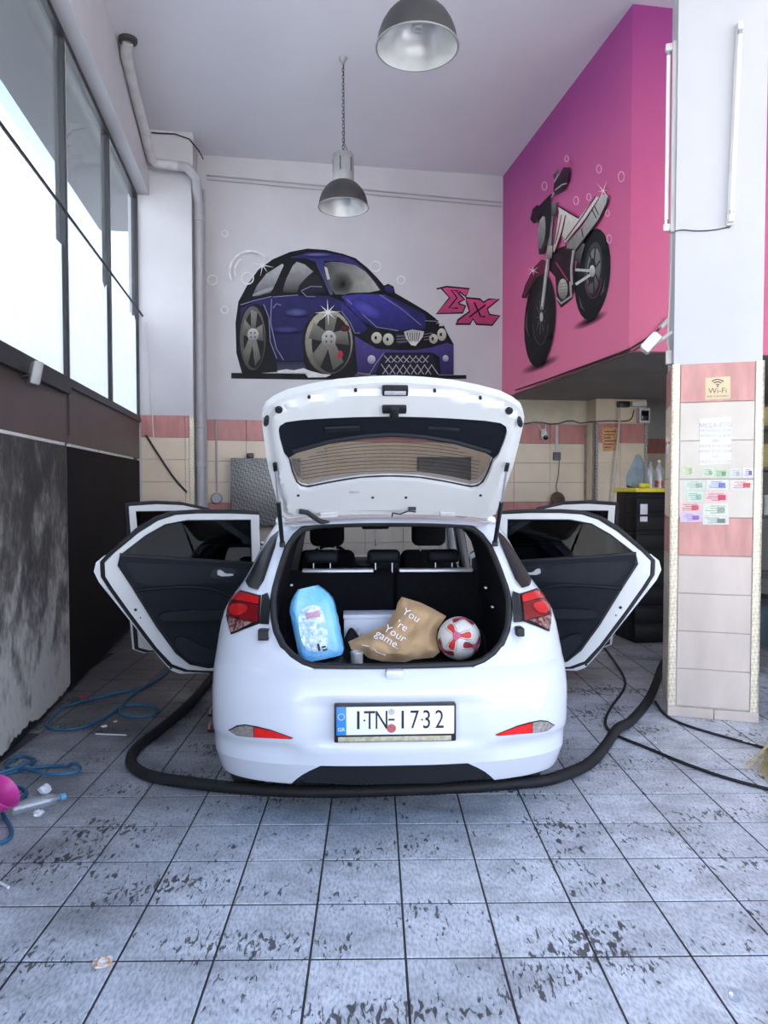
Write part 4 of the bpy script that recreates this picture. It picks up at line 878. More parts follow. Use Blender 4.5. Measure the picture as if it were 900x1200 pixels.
ml = thing('letter_mural', 'pink graffiti letters with black outlines beside the painted blue car', 'mural', RC(2.6, V_B - .004, 3.6))
m = Mural(ml, tuple(EV), V_B, -1)
SG = Z5([(150, 112), (210, 97), (452, 120), (412, 205), (345, 150), (330, 160), (400, 235), (330, 270), (345, 280), (410, 300), (382, 375), (100, 385), (242, 215)]); XX = Z5([(412, 215), (560, 228), (600, 262), (655, 230), (765, 230), (640, 330), (662, 392), (770, 405), (692, 505), (525, 495), (490, 440), (455, 495), (305, 495), (330, 450), (452, 360), (425, 270)])
m.fill('sigma', SG, C(222, 82, 140), C(176, 70, 112)); m.lines('sigma_outline', [SG + SG[:2], Z5([(105, 122), (150, 112)]), Z5([(330, 145), (260, 135), (320, 215), (235, 322), (330, 325)])], 1.9, BLK)
m.fill('letter_x', XX, C(220, 80, 138), C(170, 62, 104)); m.lines('letter_outline', [XX + XX[:2], Z5([(450, 420), (620, 290)]), Z5([(500, 262), (570, 412), (620, 415)])], 1.9, BLK)

mb = thing('motorcycle_mural', 'airbrushed black and silver motorcycle painted on the pink wall', 'mural', RC(U_M, 7.3, 3.2))
m = Mural(mb, tuple(EU), U_M, -1)
for (cx, cy, rx, ry, a, rt) in (*[(*Z7([(690, 640)])[0], 24, 6, .9, -.45)], (*Z7([(250, 1030)])[0], 26, 6, .9, -.4)): m.spray('painted_shadow', cx, cy, rx, ry, C(40, 12, 26), None, rt, a)
a = Z7([(708, 236)])[0]; m.ell('rear_tyre', a[0], a[1], 20.5, 54, C(24, 26, 28), C(12, 12, 14), .10); m.ell('rear_rim', a[0] + .6, a[1] - 5, 10.5, 33, C(70, 68, 70), C(34, 30, 34), .10)
m.ell('rear_disc', a[0] + 1, a[1] - 4, 8, 27, C(140, 138, 136), C(84, 78, 80), .10); m.ell('disc_well', a[0] - 1, a[1] - 4, 4.5, 15, C(26, 24, 26), None, .10)
m.lines('disc_spoke', [[(a[0] + 1, a[1] - 5), (a[0] + 1 + 8.5 * math.cos(t), a[1] - 5 + 28 * math.sin(t))] for t in (-2.2, -1.3, -.4, .6, 1.5, 2.4)], 1.7, C(34, 32, 34))
m.ring('rim_line', a[0] + .6, a[1] - 5, 10.6, .7, C(150, 60, 86), .3, 2.6, 3.1); [m.lines('tyre_glint', [L_], 2.0, C(96, 100, 104), True) for L_ in [Z7([(820, 270), (800, 380), (780, 420)]), Z7([(770, 470), (730, 520)]), Z7([(590, 430), (610, 520), (640, 560)])]]
m.fill('engine', Z7([(330, 60), (420, 0), (545, -30), (560, 330), (525, 450), (430, 530), (395, 470), (380, 260), (330, 200)]), C(48, 18, 32), C(24, 14, 20))
m.ell('engine_cover', *Z7([(447, 365)])[0], 5.6, 12, C(196, 192, 176), C(120, 116, 108)); m.lines('cover_fin', [Z7([(415, 320 + 28 * i), (480, 312 + 28 * i)]) for i in range(5)], .6, C(110, 106, 96))
m.lines('frame_tube', [Z7([(388, 440), (432, 490), (520, 430), (512, 300)]), Z7([(545, -20), (520, 180), (525, 330)])], 2.6, C(172, 168, 164)); m.lines('frame_tube', [Z7([(385, 130), (490, 290)])], 2.0, C(150, 50, 84))
m.lines('swing_arm', [Z7([(555, 196), (700, 205)]), Z7([(560, 325), (700, 232)])], 3.2, C(206, 204, 198)); m.ell('axle', *Z7([(705, 208)])[0], 3.4, 7, C(222, 220, 212), C(150, 148, 142))
m.fill('shock', Z6([(575, 730), (640, 760), (600, 930), (545, 900)]), C(120, 116, 112), C(60, 56, 58))
a = Z7([(244, 640)])[0]; m.ell('front_tyre', a[0], a[1], 18, 55, C(20, 20, 22), C(12, 12, 14), .07); m.ell('front_rim', a[0] + .8, a[1] - 3, 9.6, 32, C(38, 36, 38), C(20, 18, 20), .05); m.ell('front_disc', a[0] + .8, a[1] - 2, 6.6, 21, C(26, 24, 26), None, .05)
m.lines('front_spoke', [[(a[0] + 1 + 1.6 * math.cos(t), a[1] - 4 + 5 * math.sin(t)), (a[0] + 1 + 6 * math.cos(t), a[1] - 4 + 20 * math.sin(t))] for t in [2 * PI * k / 9 + .3 for k in range(9)]], 2.0, C(176, 172, 166), True)
[m.lines('tyre_glint', [L_], 2.4, C(88, 90, 92), True) for L_ in [Z7([(130, 560), (125, 700), (150, 790)]), Z7([(150, 850), (175, 805)]), Z7([(165, 975), (195, 915)])]]; m.ring('rim_line', a[0] + .8, a[1] - 3, 9.6, .6, C(96, 88, 88), .2, 2.9, 3.3)
FN = Z7([(88, 440), (120, 330), (200, 175), (262, 108), (310, 125), (285, 230), (215, 270), (160, 370), (125, 442)]); m.fill('front_fender', FN, C(120, 30, 60), C(96, 26, 52)); m.lines('fender_line', [FN + FN[:1], Z7([(125, 425), (170, 320), (240, 190)])], 1.1, BLK)
m.lines('fork_leg', [Z6([(352, 470), (338, 640), (322, 840)]), Z7([(322, 40), (300, 220), (262, 545)])], 4.0, C(150, 148, 144)); m.lines('fork_shine', [Z7([(316, 60), (296, 230), (262, 520)])], 1.4, C(214, 212, 206)); m.ell('front_axle', *Z7([(258, 610)])[0], 1.9, 5.4, C(210, 206, 198))
m.fill('fork_clamp', Z6([(310, 780), (355, 770), (350, 880), (305, 890)]), C(196, 186, 172), C(120, 112, 106))
m.fill('headlamp_frame', Z6([(230, 520), (250, 420), (335, 325), (350, 480), (330, 690), (280, 845), (238, 850), (228, 760)]), C(26, 22, 30)); m.fill('headlamp', Z6([(228, 570), (285, 492), (296, 600), (286, 720), (250, 815), (228, 780)]), C(176, 172, 166), C(112, 108, 106), sm=1)
m.fill('shroud', Z6([(408, 470), (472, 492), (440, 640), (372, 842), (356, 800), (384, 640)]), C(236, 214, 208), C(206, 180, 168)); m.lines('shroud_line', [Z6([(408, 470), (472, 492), (440, 640), (372, 842), (356, 800), (384, 640), (408, 470)]), Z6([(435, 500), (405, 650), (375, 760)])], 1.0, C(60, 22, 34))
m.fill('tail_fairing', Z6([(405, 425), (500, 482), (590, 530), (735, 338), (765, 345), (640, 540), (470, 745), (436, 700), (476, 505), (412, 478)]), C(236, 228, 220), C(206, 192, 180))
m.fill('silencer', Z6([(610, 610), (700, 470), (790, 318), (845, 330), (832, 400), (765, 540), (640, 705), (560, 815), (470, 800), (490, 740)]), C(206, 200, 194), C(126, 120, 114)); m.lines('fairing_line', [Z6([(405, 425), (500, 482), (592, 532)]), Z6([(735, 338), (600, 540), (465, 725), (436, 690)]), Z6([(845, 330), (832, 400), (765, 540), (640, 705), (555, 820)]), Z6([(705, 455), (740, 530)]), Z6([(725, 425), (760, 500)]), Z6([(610, 620), (625, 700)]), Z6([(470, 745), (478, 800), (545, 805)])], 1.2, BLK)
m.fill('guard', Z6([(160, 540), (180, 450), (220, 412), (248, 428), (236, 522), (190, 577)]), C(66, 18, 44), C(36, 12, 26)); m.fill('guard', Z6([(362, 305), (368, 230), (455, 82), (508, 82), (500, 182), (466, 272), (380, 322)]), C(64, 24, 52), C(30, 12, 26)); m.fill('guard_mirror', Z6([(360, 150), (408, 92), (412, 140), (376, 210)]), C(120, 110, 118), C(40, 20, 36))
m.lines('guard_line', [Z6([(376, 285), (440, 235), (478, 225)]), Z6([(372, 205), (410, 140)]), Z6([(350, 345), (368, 300)])], 1.4, C(190, 180, 188)); m.lines('handlebar', [Z6([(205, 470), (290, 380), (350, 320)])], 2.6, C(24, 20, 26))
m.fill('gauge', Z6([(345, 400), (392, 382), (385, 510), (345, 515)]), C(130, 124, 120), C(70, 66, 66))
m.lines('sparkle', star(*Z6([(800, 290)])[0], 12, 3, -1.2, (1, .5)), 1.3, C(250, 224, 226), True); m.lines('sparkle', star(*Z7([(185, 205)])[0], 7, 3, .4), 1.3, C(250, 224, 226), True)
for cx, cy, r in ((728, 207, 5), (638, 218, 4), (702, 198, 4), (675, 235, 4), (690, 231, 3.4), (712, 250, 3), (714, 280, 4), (664, 186, 3)): m.ring('bubble', cx, cy, r * .7, 1.2, C(240, 180, 205), 0, 2 * PI, 1.7)
# ------------------------------------------------------------------ more materials
mat('lamp_dark', (.045, .045, .043), .5, var=.25, scale=6); mat('lamp_grey', (.36, .36, .35), .5, metal=.3, var=.2, scale=5)
mat('lamp_mirror', (.86, .86, .85), .3, metal=.35, var=.25, scale=4); mat('cfl_white', (.72, .72, .70), .4, var=.05)
mat('fixture_white', (.70, .69, .67), .45, var=.08); mat('tube_white', (.82, .82, .80), .3, var=.03)
mat('device_white', (.70, .69, .66), .4, var=.08, scale=12); mat('device_black', (.02, .02, .022), .35, var=.2); mat('lens_black', (.006, .006, .008), .1)
mat('hose_black', (.009, .0095, .011), .66, var=.4, scale=30, bump=.3, bscale=60); mat('hose_blue', (.025, .13, .24), .4, var=.3, scale=14)
mat('pink_plastic', (.62, .05, .30), .35, var=.15); mat('cap_blue', (.10, .36, .62), .4, var=.1); mat('tissue', (.80, .80, .82), .9, var=.06, bump=.4, bscale=60)
mat('scrap_orange', (.80, .42, .20), .7, c2=(.78, .76, .72), scale=60, thr=(.45, .55)); mat('scrap_red', (.50, .05, .05), .6)
mat('skin_strap', (.40, .20, .14), .6, var=.2); mat('strap_red', (.22, .03, .04), .6, var=.2); mat('strap_tan', (.46, .28, .20), .6, var=.2); mat('sole_dark', (.03, .022, .022), .7)
mat('paper_brown', (.52, .33, .17), .8, var=.22, scale=9, bump=.25, bscale=25); mat('print_white', (.84, .80, .80), .7, var=.05)
mat('foam_white', (.72, .73, .80), .8, var=.06); mat('cloth_black', (.010, .010, .012), .95, var=.4, scale=30, bump=.4, bscale=90); mat('cloth_white', (.66, .62, .56), .95, var=.15, bump=.4, bscale=60)
mat('cloth_bluegrey', (.24, .29, .31), .95, var=.25, scale=12, bump=.4, bscale=60); mat('steel_can', (.55, .55, .54), .3, metal=.4, var=.5, scale=30, stretch=(1, 1, .1))
mat('water_film', (.13, .46, .80), .2, c2=(.62, .74, .82), scale=16, thr=(.36, .50), bump=1., bscale=34, coat=.5, stretch=(1, 1, .8)); mat('film_clear', (.26, .50, .72), .18, c2=(.72, .80, .86), scale=48, thr=(.40, .62), bump=1., bscale=50, coat=.6)
mat('film_blue', (.12, .46, .82), .25, c2=(.24, .56, .86), scale=10, bump=.6, bscale=30, coat=.4); mat('label_pink', (.66, .34, .46), .4, var=.3, scale=90)
mat('ball_white', (.74, .71, .66), .5, var=.12, scale=14, bump=.15, bscale=80); mat('ball_red', (.68, .035, .02), .45, var=.2, scale=20); mat('ball_pink', (.70, .10, .22), .45, var=.2, scale=30); mat('ball_grey', (.16, .14, .18), .5, var=.2); mat('ball_darkred', (.30, .02, .03), .5, var=.2)
mat('sign_cream', (.66, .52, .30), .5, var=.08); mat('sheet_white', (.72, .71, .76), .7, var=.05); mat('ink_dark', (.10, .09, .12), .7); mat('ink_grey', (.36, .34, .36), .7)
mat('notice_orange', (.60, .26, .08), .7, c2=(.66, .42, .22), scale=50, thr=(.45, .55)); mat('bin_black', (.008, .008, .009), .5, var=.3, spec=.2); mat('bin_yellow', (.72, .58, .03), .45, var=.15)
mat('liquid_red', (.45, .01, .012), .15, var=.2, coat=.5); mat('rope_brown', (.14, .09, .06), .9, var=.4, scale=40, bump=.6); mat('wood_red', (.24, .07, .05), .6, var=.25); mat('straw', (.62, .50, .24), .8, var=.35, scale=30); mat('rack_grey', (.12, .12, .125), .5, var=.2)
mat('box_yellow', (.62, .52, .22), .6, var=.15); mat('can_white', (.7, .7, .68), .4, var=.1); mat('bluegrey_tub', (.10, .15, .19), .5, var=.2)
def rot_to(d): return Vector(d).to_track_quat('Z', 'Y').to_matrix().to_4x4()

# ------------------------------------------------------------------ hanging lamps
def pendant(base, label, zc):
    x, y, z = base
    t = thing('pendant_lamp', label, 'lamp', base, 'industrial lamps under the ceiling'); M = Matrix.Translation(base)
    R = .249
    prof = [(R, 0), (R * .985, .02), (R * .95, .07), (R * .87, .125), (R * .75, .175), (R * .60, .215), (R * .44, .24)]
    sh = MB().lathe(prof + [(r - .004, zz - .002) for r, zz in prof[::-1]], 40, M, closed=True).build('lamp_shade', 'lamp_dark', t)
    MB().lathe([(r - .006, zz - .003) for r, zz in prof] + [(.02, .236)], 40, M).build('reflector', 'lamp_mirror', sh)
    MB().tube([Vector(base) + Vector((R * math.cos(a), R * math.sin(a), 0)) for a in [2 * PI * i / 40 for i in range(40)]], .006, 6, closed=True).build('rim', 'lamp_grey', sh)
    MB().lathe([(.001, .235), (.104, .237), (.106, .25), (.106, .50), (.098, .515), (.001, .516)], 28, M).build('ballast_housing', 'lamp_grey', t)
    for k in range(6):
        a = 2 * PI * k / 6 + .3; A = M @ Matrix.Rotation(a, 4, 'Z')
        MB().box(.1055, .108, -.004, .004, .33, .46, lambda p, q, r: A @ Vector((p, q, r))).build('vent_slot', 'lens_black', t)
    MB().tube([M @ Vector((.028 * math.cos(a), .028 * math.sin(a), .10 + .07 * a / 22)) for a in [22 * i / 60 for i in range(61)]], .007, 6).build('bulb', 'cfl_white', t)
    MB().lathe([(.03, .16), (.035, .17), (.03, .236)], 16, M).build('socket', 'fixture_white', t)
    MB().tube([M @ Vector((.03 * math.cos(a), 0, .53 + .03 * math.sin(a))) for a in [PI * i / 10 for i in range(11)]], .005, 6).build('hanger', 'lamp_grey', t)
    MB().bbox(x + .03, x + .08, y - .02, y + .02, z + .50, z + .545, .01).build('terminal_box', 'lamp_dark', t)
    ch = MB(); zz = z + .555; k = 0
    while zz < zc - .05:
        for a0 in (0,):
            ch.tube([Vector((x, y, zz)) + (Vector((.010 * math.cos(a), 0, .022 * math.sin(a))) if k % 2 else Vector((0, .010 * math.cos(a), .022 * math.sin(a)))) for a in [2 * PI * i / 10 for i in range(10)]], .003, 4, closed=True)
        zz += .034; k += 1
    MB().tube([(x + .05, y, z + .54), (x + .012, y, z + .62), (x + .006, y + .004, zc - .1), (x + .01, y, zc - .01)], .0035, 5).build('lamp_cord', 'cable_black', t)
    o = ch.build('chain', 'lamp_dark', t); o['kind'] = 'stuff'
    MB().lathe([(.001, zc - .06), (.012, zc - .055), (.035, zc - .012), (.045, zc), (.001, zc)], 14, Matrix.Translation((x, y, 0))).tube([(x - .04, y, zc - .02), (x, y, zc - .04), (x + .03, y, zc - .015)], .008, 6).build('ceiling_hook', 'lamp_grey', t)
pB = on_floor(402, 68, Z_C); pBz = on_plane(400, 243, (0, 1, 0), pB.y).z
pendant((pB.x, pB.y, pBz), 'dark bell-shaped pendant lamp on a chain, hanging before the painted car wall', Z_C)
pendant((.264, 4.49, on_plane(488, 56, (0, 1, 0), 4.49).z), 'dark bell-shaped pendant lamp hanging above the raised tailgate', Z_C)

# ------------------------------------------------------------------ column fittings
def cz(py, d): return on_plane(860, py, tuple(CYd), CO.dot(CYd)).z
def striplight(fn, z0, z1, label):
    t = thing('fluorescent_batten', label, 'light fixture', fn(0, 0, z0), 'fluorescent battens on the column')
    MB().bbox(-.022, .022, 0, .028, z0, z1, .004, fn).build('channel', 'fixture_white', t)
    for z in (z0 + .01, z1 - .06): MB().bbox(-.018, .018, .028, .075, z, z + .05, .006, fn).build('lamp_holder', 'fixture_white', t)
    MB().tube([fn(0, .055, z0 + .05), fn(0, .055, z1 - .05)], .0135, 12).build('tube', 'tube_white', t)
    for z in (z0 + .05, z1 - .09): MB().tube([fn(0, .055, z), fn(0, .055, z + .04)], .0142, 12).build('end_cap', 'chrome', t)
striplight(lambda a, o, z: CC(.375 + a + .03 * (z - 4.1), -.012 + o, z), cz(264, 0), cz(30, 0), 'white fluorescent batten on the front of the tiled column')
striplight(lambda a, o, z: CC(.012 - o, -.10 + a, z), 3.42, 4.74, 'white fluorescent batten on the side of the column facing the pink wall')
ck = lambda P: [on_plane(x, y, tuple(CYd), CO.dot(CYd) + .006) for x, y in P]
tag(MB().tube(ck(smooth([(856, 266), (850, 267), (835, 270), (815, 271), (800, 269), (791, 271)], 2, False)), .004, 5).build('lamp_cable', 'cable_black'), 'thin dark cable drooping across the column below its battens', 'cable')
# security light on the column side
sl = thing('security_light', 'small white floodlight on a bracket at the side of the column', 'light fixture', CC(-.05, -.15, 2.55))
lp = CC(-.13, -.16, 2.66); A = Matrix.Translation(lp) @ Matrix.Rotation(-.3, 4, 'Z') @ Matrix.Rotation(.75, 4, 'Y')
MB().bbox(-.035, .035, -.06, .06, -.075, .075, .012, lambda x, y, z: A @ Vector((x, y, z))).build('head', 'device_white', sl); MB().bbox(-.042, -.034, -.05, .05, -.065, .065, .004, lambda x, y, z: A @ Vector((x, y, z))).build('glass', 'tube_white', sl)
MB().tube([lp + Vector((.03, 0, 0)), CC(-.03, -.16, 2.70), CC(.012, -.16, 2.73)], .016, 8).build('arm', 'device_white', sl); MB().bbox(-.03, .012, -.19, -.13, 2.50, 2.60, .008, CC).build('junction_box', 'device_white', sl); MB().tube([CC(-.01, -.16, 2.60), CC(-.02, -.16, 2.66), CC(-.006, -.15, 3.0), CC(-.004, -.12, 3.45)], .006, 6).build('lead', 'cable_white', sl)

# papers on the column
cpl = CO.dot(CYd)
def cp(o): return lambda x, y: on_plane(x, y, tuple(CYd), cpl - o)
def sheet(name, P, m_, label, cat, group=None, o=.002):
    b = MB(); f0 = cp(o + .0012); f1 = cp(o - .003); n = len(P)
    b.add([f0(*p) for p in P] + [f1(*p) for p in P], [tuple(range(n)), tuple(range(2 * n - 1, n - 1, -1))] + [(i, (i + 1) % n, n + (i + 1) % n, n + i) for i in range(n)])
    o_ = b.build(name, m_); return tag(o_, label, cat, group)
def ink(parent, name, m_, rects, o=.0036):
    b = MB(); f = cp(o)
    for (x0, y0, x1, y1) in rects: b.add([f(x0, y0), f(x1, y0), f(x1, y1), f(x0, y1)], [(0, 1, 2, 3)])
    return b.build(name, m_, parent, fix=False)
def ctext(s, size, px, py, m_, parent, o=.0038, xs=1.):
    p = cp(o)(px, py); return text(s, size, lambda x, y: p + CXd * x + EZ * y, m_, parent, xs)
wf = sheet('wifi_sign', [(826.5, 443), (856, 441), (856, 467), (826.5, 468.5)], 'sign_cream', 'yellow sign with wireless symbol on the pink tile of the column', 'sign')
f = cp(.0038)
for r in (2.2, 5.0, 7.8): MB().tube([f(841 + r * 1.15 * math.sin(a), 452.5 - r * math.cos(a)) for a in [-.85 + 1.7 * i / 10 for i in range(11)]], .0035, 5).build('signal_arc', 'ink_dark', wf)
MB().lathe([(.0005, 0), (.006, 0)], 12, Matrix.Translation(f(841, 452.6)) @ rot_to(CYd)).build('signal_dot', 'ink_dark', wf)
ctext('Wi-Fi', .052, 841, 458, 'ink_dark', wf); ctext('FREE CUSTOMERS', .018, 841, 464.5, 'ink_dark', wf, xs=.98)
pr = sheet('price_list', [(820, 491), (857, 488.5), (857, 543), (820, 545)], 'sheet_white', 'white printed price list taped to the cream tiles of the column', 'paper')
for i, (s, sz) in enumerate((('ΜΕΣΑ-ΕΞΩ', .040), ('ΜΕΣΑ-ΕΞΩ: 10.0€', .025), ('ΜΟΝΟ ΕΞΩ: 8.0€', .025), ('JEEP', .025), ('ΜΕΣΑ-ΕΞΩ: 15.0€', .025), ('ΜΟΝΟ ΕΞΩ: 10.0€', .025), ('SUV', .025), ('ΜΕΣΑ-ΕΞΩ: 12.0€', .025))): ctext(s, sz, 838.5, 498.5 + i * 6.1, 'ink_grey', pr)
cards = [((150, 115, 250, 210), 'pale yellow-green', (.56, .58, .40), (.40, .46, .26)), ((325, 135, 425, 218), 'pale green', (.55, .60, .46), (.28, .42, .24)), ((430, 150, 545, 225), 'green leafy', (.48, .58, .42), (.16, .32, .12)), ((565, 145, 665, 225), 'plain off-white', (.60, .60, .56), (.44, .46, .46)), ((680, 138, 772, 222), 'white and violet', (.66, .64, .70), (.16, .12, .34)),
         ((160, 242, 350, 330), 'faded mint', (.56, .60, .50), (.36, .44, .34)), ((360, 242, 552, 330), 'white and blue', (.62, .62, .68), (.18, .18, .48)), ((568, 245, 772, 332), 'white and red', (.66, .60, .54), (.62, .08, .08)), ((185, 342, 332, 436), 'mint green', (.50, .62, .50), (.30, .42, .34)), ((340, 347, 560, 442), 'pink with red border', (.70, .50, .48), (.60, .05, .10)),
         ((118, 440, 318, 526), 'rose pink', (.70, .46, .44), (.58, .08, .12)), ((330, 450, 552, 556), 'large white-green', (.62, .64, .54), (.34, .40, .30)), ((130, 530, 320, 612), 'lilac', (.58, .48, .62), (.34, .16, .46)), ((325, 562, 556, 636), 'white with dark lettering', (.62, .62, .54), (.20, .24, .22))]
for i, ((x0, y0, x1, y1), nm, c0, c1) in enumerate(cards):
    mat('card_%d' % i, c0, .5, var=.12, scale=60); mat('card_ink_%d' % i, c1, .5, var=.3, scale=70)
    q = lambda x, y: (780 + x / 7.5, 530 + y / 7.5 - .004 * (x - 400) / 7.5)
    o = sheet('business_card', [q(x0, y0), q(x1, y0), q(x1, y1), q(x0, y1)], 'card_%d' % i, '%s business card stuck among others on the column' % nm, 'card', 'business cards on the column')
    w = (x1 - x0); h_ = (y1 - y0); R = []
    for k in range(4):
        yy = y0 + h_ * (.18 + .19 * k); a = random.uniform(.06, .3); e = random.uniform(.6, .94); R.append((*q(x0 + w * a, yy), *q(x0 + w * e, yy + h_ * .07)))
    R.append((*q(x0 + w * .55, y0 + h_ * .3), *q(x0 + w * .86, y0 + h_ * .78)))
    for r_ in R: ink(o, 'printing', 'card_ink_%d' % i, [r_])
ar = tag(MB().bbox(-.003, .0, -.30, -.22, 1.80, 2.0, .001, CC).build('arrow_notice', 'sheet_white'), 'narrow white notice with dark arrows on the side of the column', 'sign')
for z0, s in ((1.94, 1), (1.86, -1)): MB().add([CC(-.0036, -.285, z0), CC(-.0036, -.235, z0), CC(-.0036, -.26, z0 + s * .045)], [(0, 1, 2)]).build('arrow', 'ink_dark', ar, fix=False)

# ------------------------------------------------------------------ pipes and cables of the walls
p0 = on_floor(150, 48, Z_C - .02); p1 = on_plane(147, 66, (0, 1, 0), p0.y + .15); p2 = on_plane(174, 190, tuple(EV), V_P - .17); p3 = on_plane(219, 196, tuple(EV), V_P - .17)
vb = V_P + .18; ud = max(UVZ(on_plane(232, 240, tuple(EV), vb))[0], pu1 + .068)
dp = thing('drain_pipe', 'grey plastic drain pipe running down the corner beside the tall windows', 'pipe', RC(ud, vb, .02))
off_beam = lambda P: [q_ + EU * max(0, U_L + .15 + .058 - q_.dot(EU)) for q_ in P]
MB().tube(off_beam([p0, p0.lerp(p1, .6), p1, p1.lerp(p2, .05), p1.lerp(p2, .5), p2 + (p1 - p2).normalized() * .08, p2 + (p3 - p2).normalized() * .08, p2.lerp(p3, .5), p2.lerp(p3, .9)]), .055, 14).build('upper_run', 'pipe_white', dp)
MB().tube([p3 - (p3 - p2).normalized() * .1, p3, RC(ud, V_P - .12, p3.z - .10), RC(ud, vb - .05, p3.z - .30), RC(ud, vb, p3.z - .45), RC(ud, vb, 2.2), RC(ud, vb, .02)], .058, 14).build('downpipe', 'pipe_grey', dp)
for z in (2.35, 1.87, 4.9): MB().lathe([(.058, z), (.066, z + .005), (.066, z + .06), (.058, z + .065)], 18, Matrix.Translation(RC(ud, vb, 0))).build('coupling', 'pipe_grey', dp)
MB().lathe([(.09, Z_C - .002), (.085, Z_C - .03), (.058, Z_C - .05)], 14, Matrix.Translation((p0.x, p0.y, 0))).build('ceiling_collar', 'lamp_dark', dp)
uc = UVZ(on_plane(239, 260, tuple(EV), V_B - .03))[0]
tag(MB().tube([RC(uc, V_B - .036, z) for z in (5.4, 5.3, 4.0, 2.0, .7)], .018, 8).build('conduit', 'pipe_grey'), 'thin grey conduit standing beside the drain pipe in the corner', 'pipe')
for k, dy in enumerate((0, 5)):
    P = [on_plane(242, 205 + dy, tuple(EV), V_B - .02)] + [on_plane(x, 205 + dy + (x - 242) * .0925, tuple(EV), V_B - .02) for x in (300, 400, 500, 588)]
    tag(MB().tube(P, .012 - .003 * k, 7).build('wall_conduit', 'pipe_grey'), ('upper' if k == 0 else 'lower, thinner') + ' of two grey conduits running along the top of the back wall', 'pipe', 'conduits along the back wall')
tag(MB().tube([RC(U_L + .06, 2.9, 3.673), RC(U_L + .06, 6, 3.673), RC(U_L + .06, V_P - .03, 3.673)], .012, 7).build('tension_rod', 'cable_black'), 'thin black rod running along the front of the tall windows', 'rod')
def pil_cable(P, r, m_, name, label): tag(MB().tube([on_plane(x, y, tuple(EV), V_P - .035) for x, y in smooth(P, 1, False)], r, 6).build(name, m_), label, 'cable')
pil_cable([(172, 378), (175, 420), (178, 470), (179, 500), (180, 512)], .008, 'cable_white', 'hanging_cable', 'pale cable hanging down the front of the corner pillar')
pil_cable([(171, 510), (190, 540), (205, 562), (219, 577)], .012, 'cable_black', 'sloping_cable', 'black cable sloping across the tiles of the corner pillar')
tag(MB().tube([RC(U_L + .20, V_P - .13, Z_C - .05)] + [on_plane(x, y, tuple(EV), V_P - .12) for x, y in ((185, 156), (205, 157), (222, 163), (234, 178))] + [on_plane(238, 186, tuple(EV), V_B - .03)], .009, 6).build('ceiling_cable', 'cable_black'), 'black cable looping over the corner pillar under the ceiling', 'cable')
for k, d in enumerate((0, 4.5)):
    P = [on_plane(x, y + d, tuple(EU), U_M - .028) for x, y in ((604, 457), (640, 445), (690, 427), (738, 409))] + [on_plane(x, y + d, tuple(EV), V_M - .028) for x, y in ((745, 405), (760, 396), (772, 386))]
    tag(MB().tube(P, .009, 6).build('edge_cable', 'cable_black' if k == 0 else 'rope_brown'), ('black' if k == 0 else 'brown') + ' cable strung along the bottom edge of the pink wall', 'cable', 'cables along the pink wall')
tag(MB().tube([on_plane(x, y, tuple(EV), V_M - .03) for x, y in ((774, 384), (786, 372))], .022, 6).build('cable_cover', 'device_white'), 'white cable cover where the wall cables meet the column', 'cable')
# floodlight on the left sill
fq = on_plane(41, 438, tuple(EU), U_L + .10)
fd = thing('flood_light', 'small grey floodlight fixed to the sill of the tall windows', 'light fixture', fq - EZ * .1); A = Matrix.Translation(fq) @ Matrix.Rotation(PHI + .5, 4, 'Z') @ Matrix.Rotation(.2, 4, 'Y')
MB().bbox(-.03, .03, -.06, .06, -.075, .075, .012, lambda x, y, z: A @ Vector((x, y, z))).build('housing', 'lamp_grey', fd); MB().bbox(.028, .036, -.045, .045, -.06, .06, .004, lambda x, y, z: A @ Vector((x, y, z))).build('glass', 'lamp_dark', fd)
MB().tube([fq, fq - EU * .07 - EZ * .02, fq - EU * .09 + EZ * .03], .014, 6).build('bracket', 'frame_dark', fd)

# ------------------------------------------------------------------ back wall equipment
def bw(px, py, o=0.): return on_plane(px, py, tuple(EV), V_B - o)
def ub(px, o=0.): return UVZ(bw(px, 520, o))[0]
cu0, cu1 = ub(270, .26), ub(352, .26); cb = thing('tread_plate_cabinet', 'grey tread-plate cabinet mounted on the back wall behind the car', 'cabinet', RC((cu0 + cu1) / 2, V_B - .14, 1.12))
MB().bbox(cu0, cu1, V_B - .25, V_B - .02, 1.12, 1.985, .006, RC).build('body', 'tread_plate', cb); MB().bbox(cu0 + .01, cu1 - .01, V_B - .262, V_B - .251, 1.13, 1.97, .003, RC).build('door', 'tread_plate', cb)
for u in (cu0 + .20, cu0 + .55): MB().bbox(u, u + .09, V_B - .2, V_B - .14, 1.985, 2.05, .01, RC).build('fitting', 'device_black', cb)
su = ub(253.5, .03); so = thing('wall_socket', 'small round socket at the end of a conduit on the back wall', 'socket', RC(su, V_B - .03, 1.45)); MB().tube([RC(su, V_B - .03, 2.49), RC(su, V_B - .03, 1.56)], .012, 6).build('conduit', 'pipe_grey', so); MB().lathe([(.001, 0), (.07, .0), (.075, .03), (.06, .06), (.001, .062)], 16, Matrix.Translation(RC(su, V_B - .02, 1.47)) @ rot_to(-EV)).build('socket_body', 'pipe_grey', so)
pu = ub(490, .12); pq = ub(552, .12); tag(MB().bbox(pu, pq, V_B - .14, V_B - .02, 1.25, 2.02, .008, RC).bbox(pu + .04, pq - .04, V_B - .15, V_B - .138, 1.3, 1.97, .004, RC).build('control_panel', 'device_black'), 'black equipment panel on the back wall seen through the tailgate glass', 'panel')
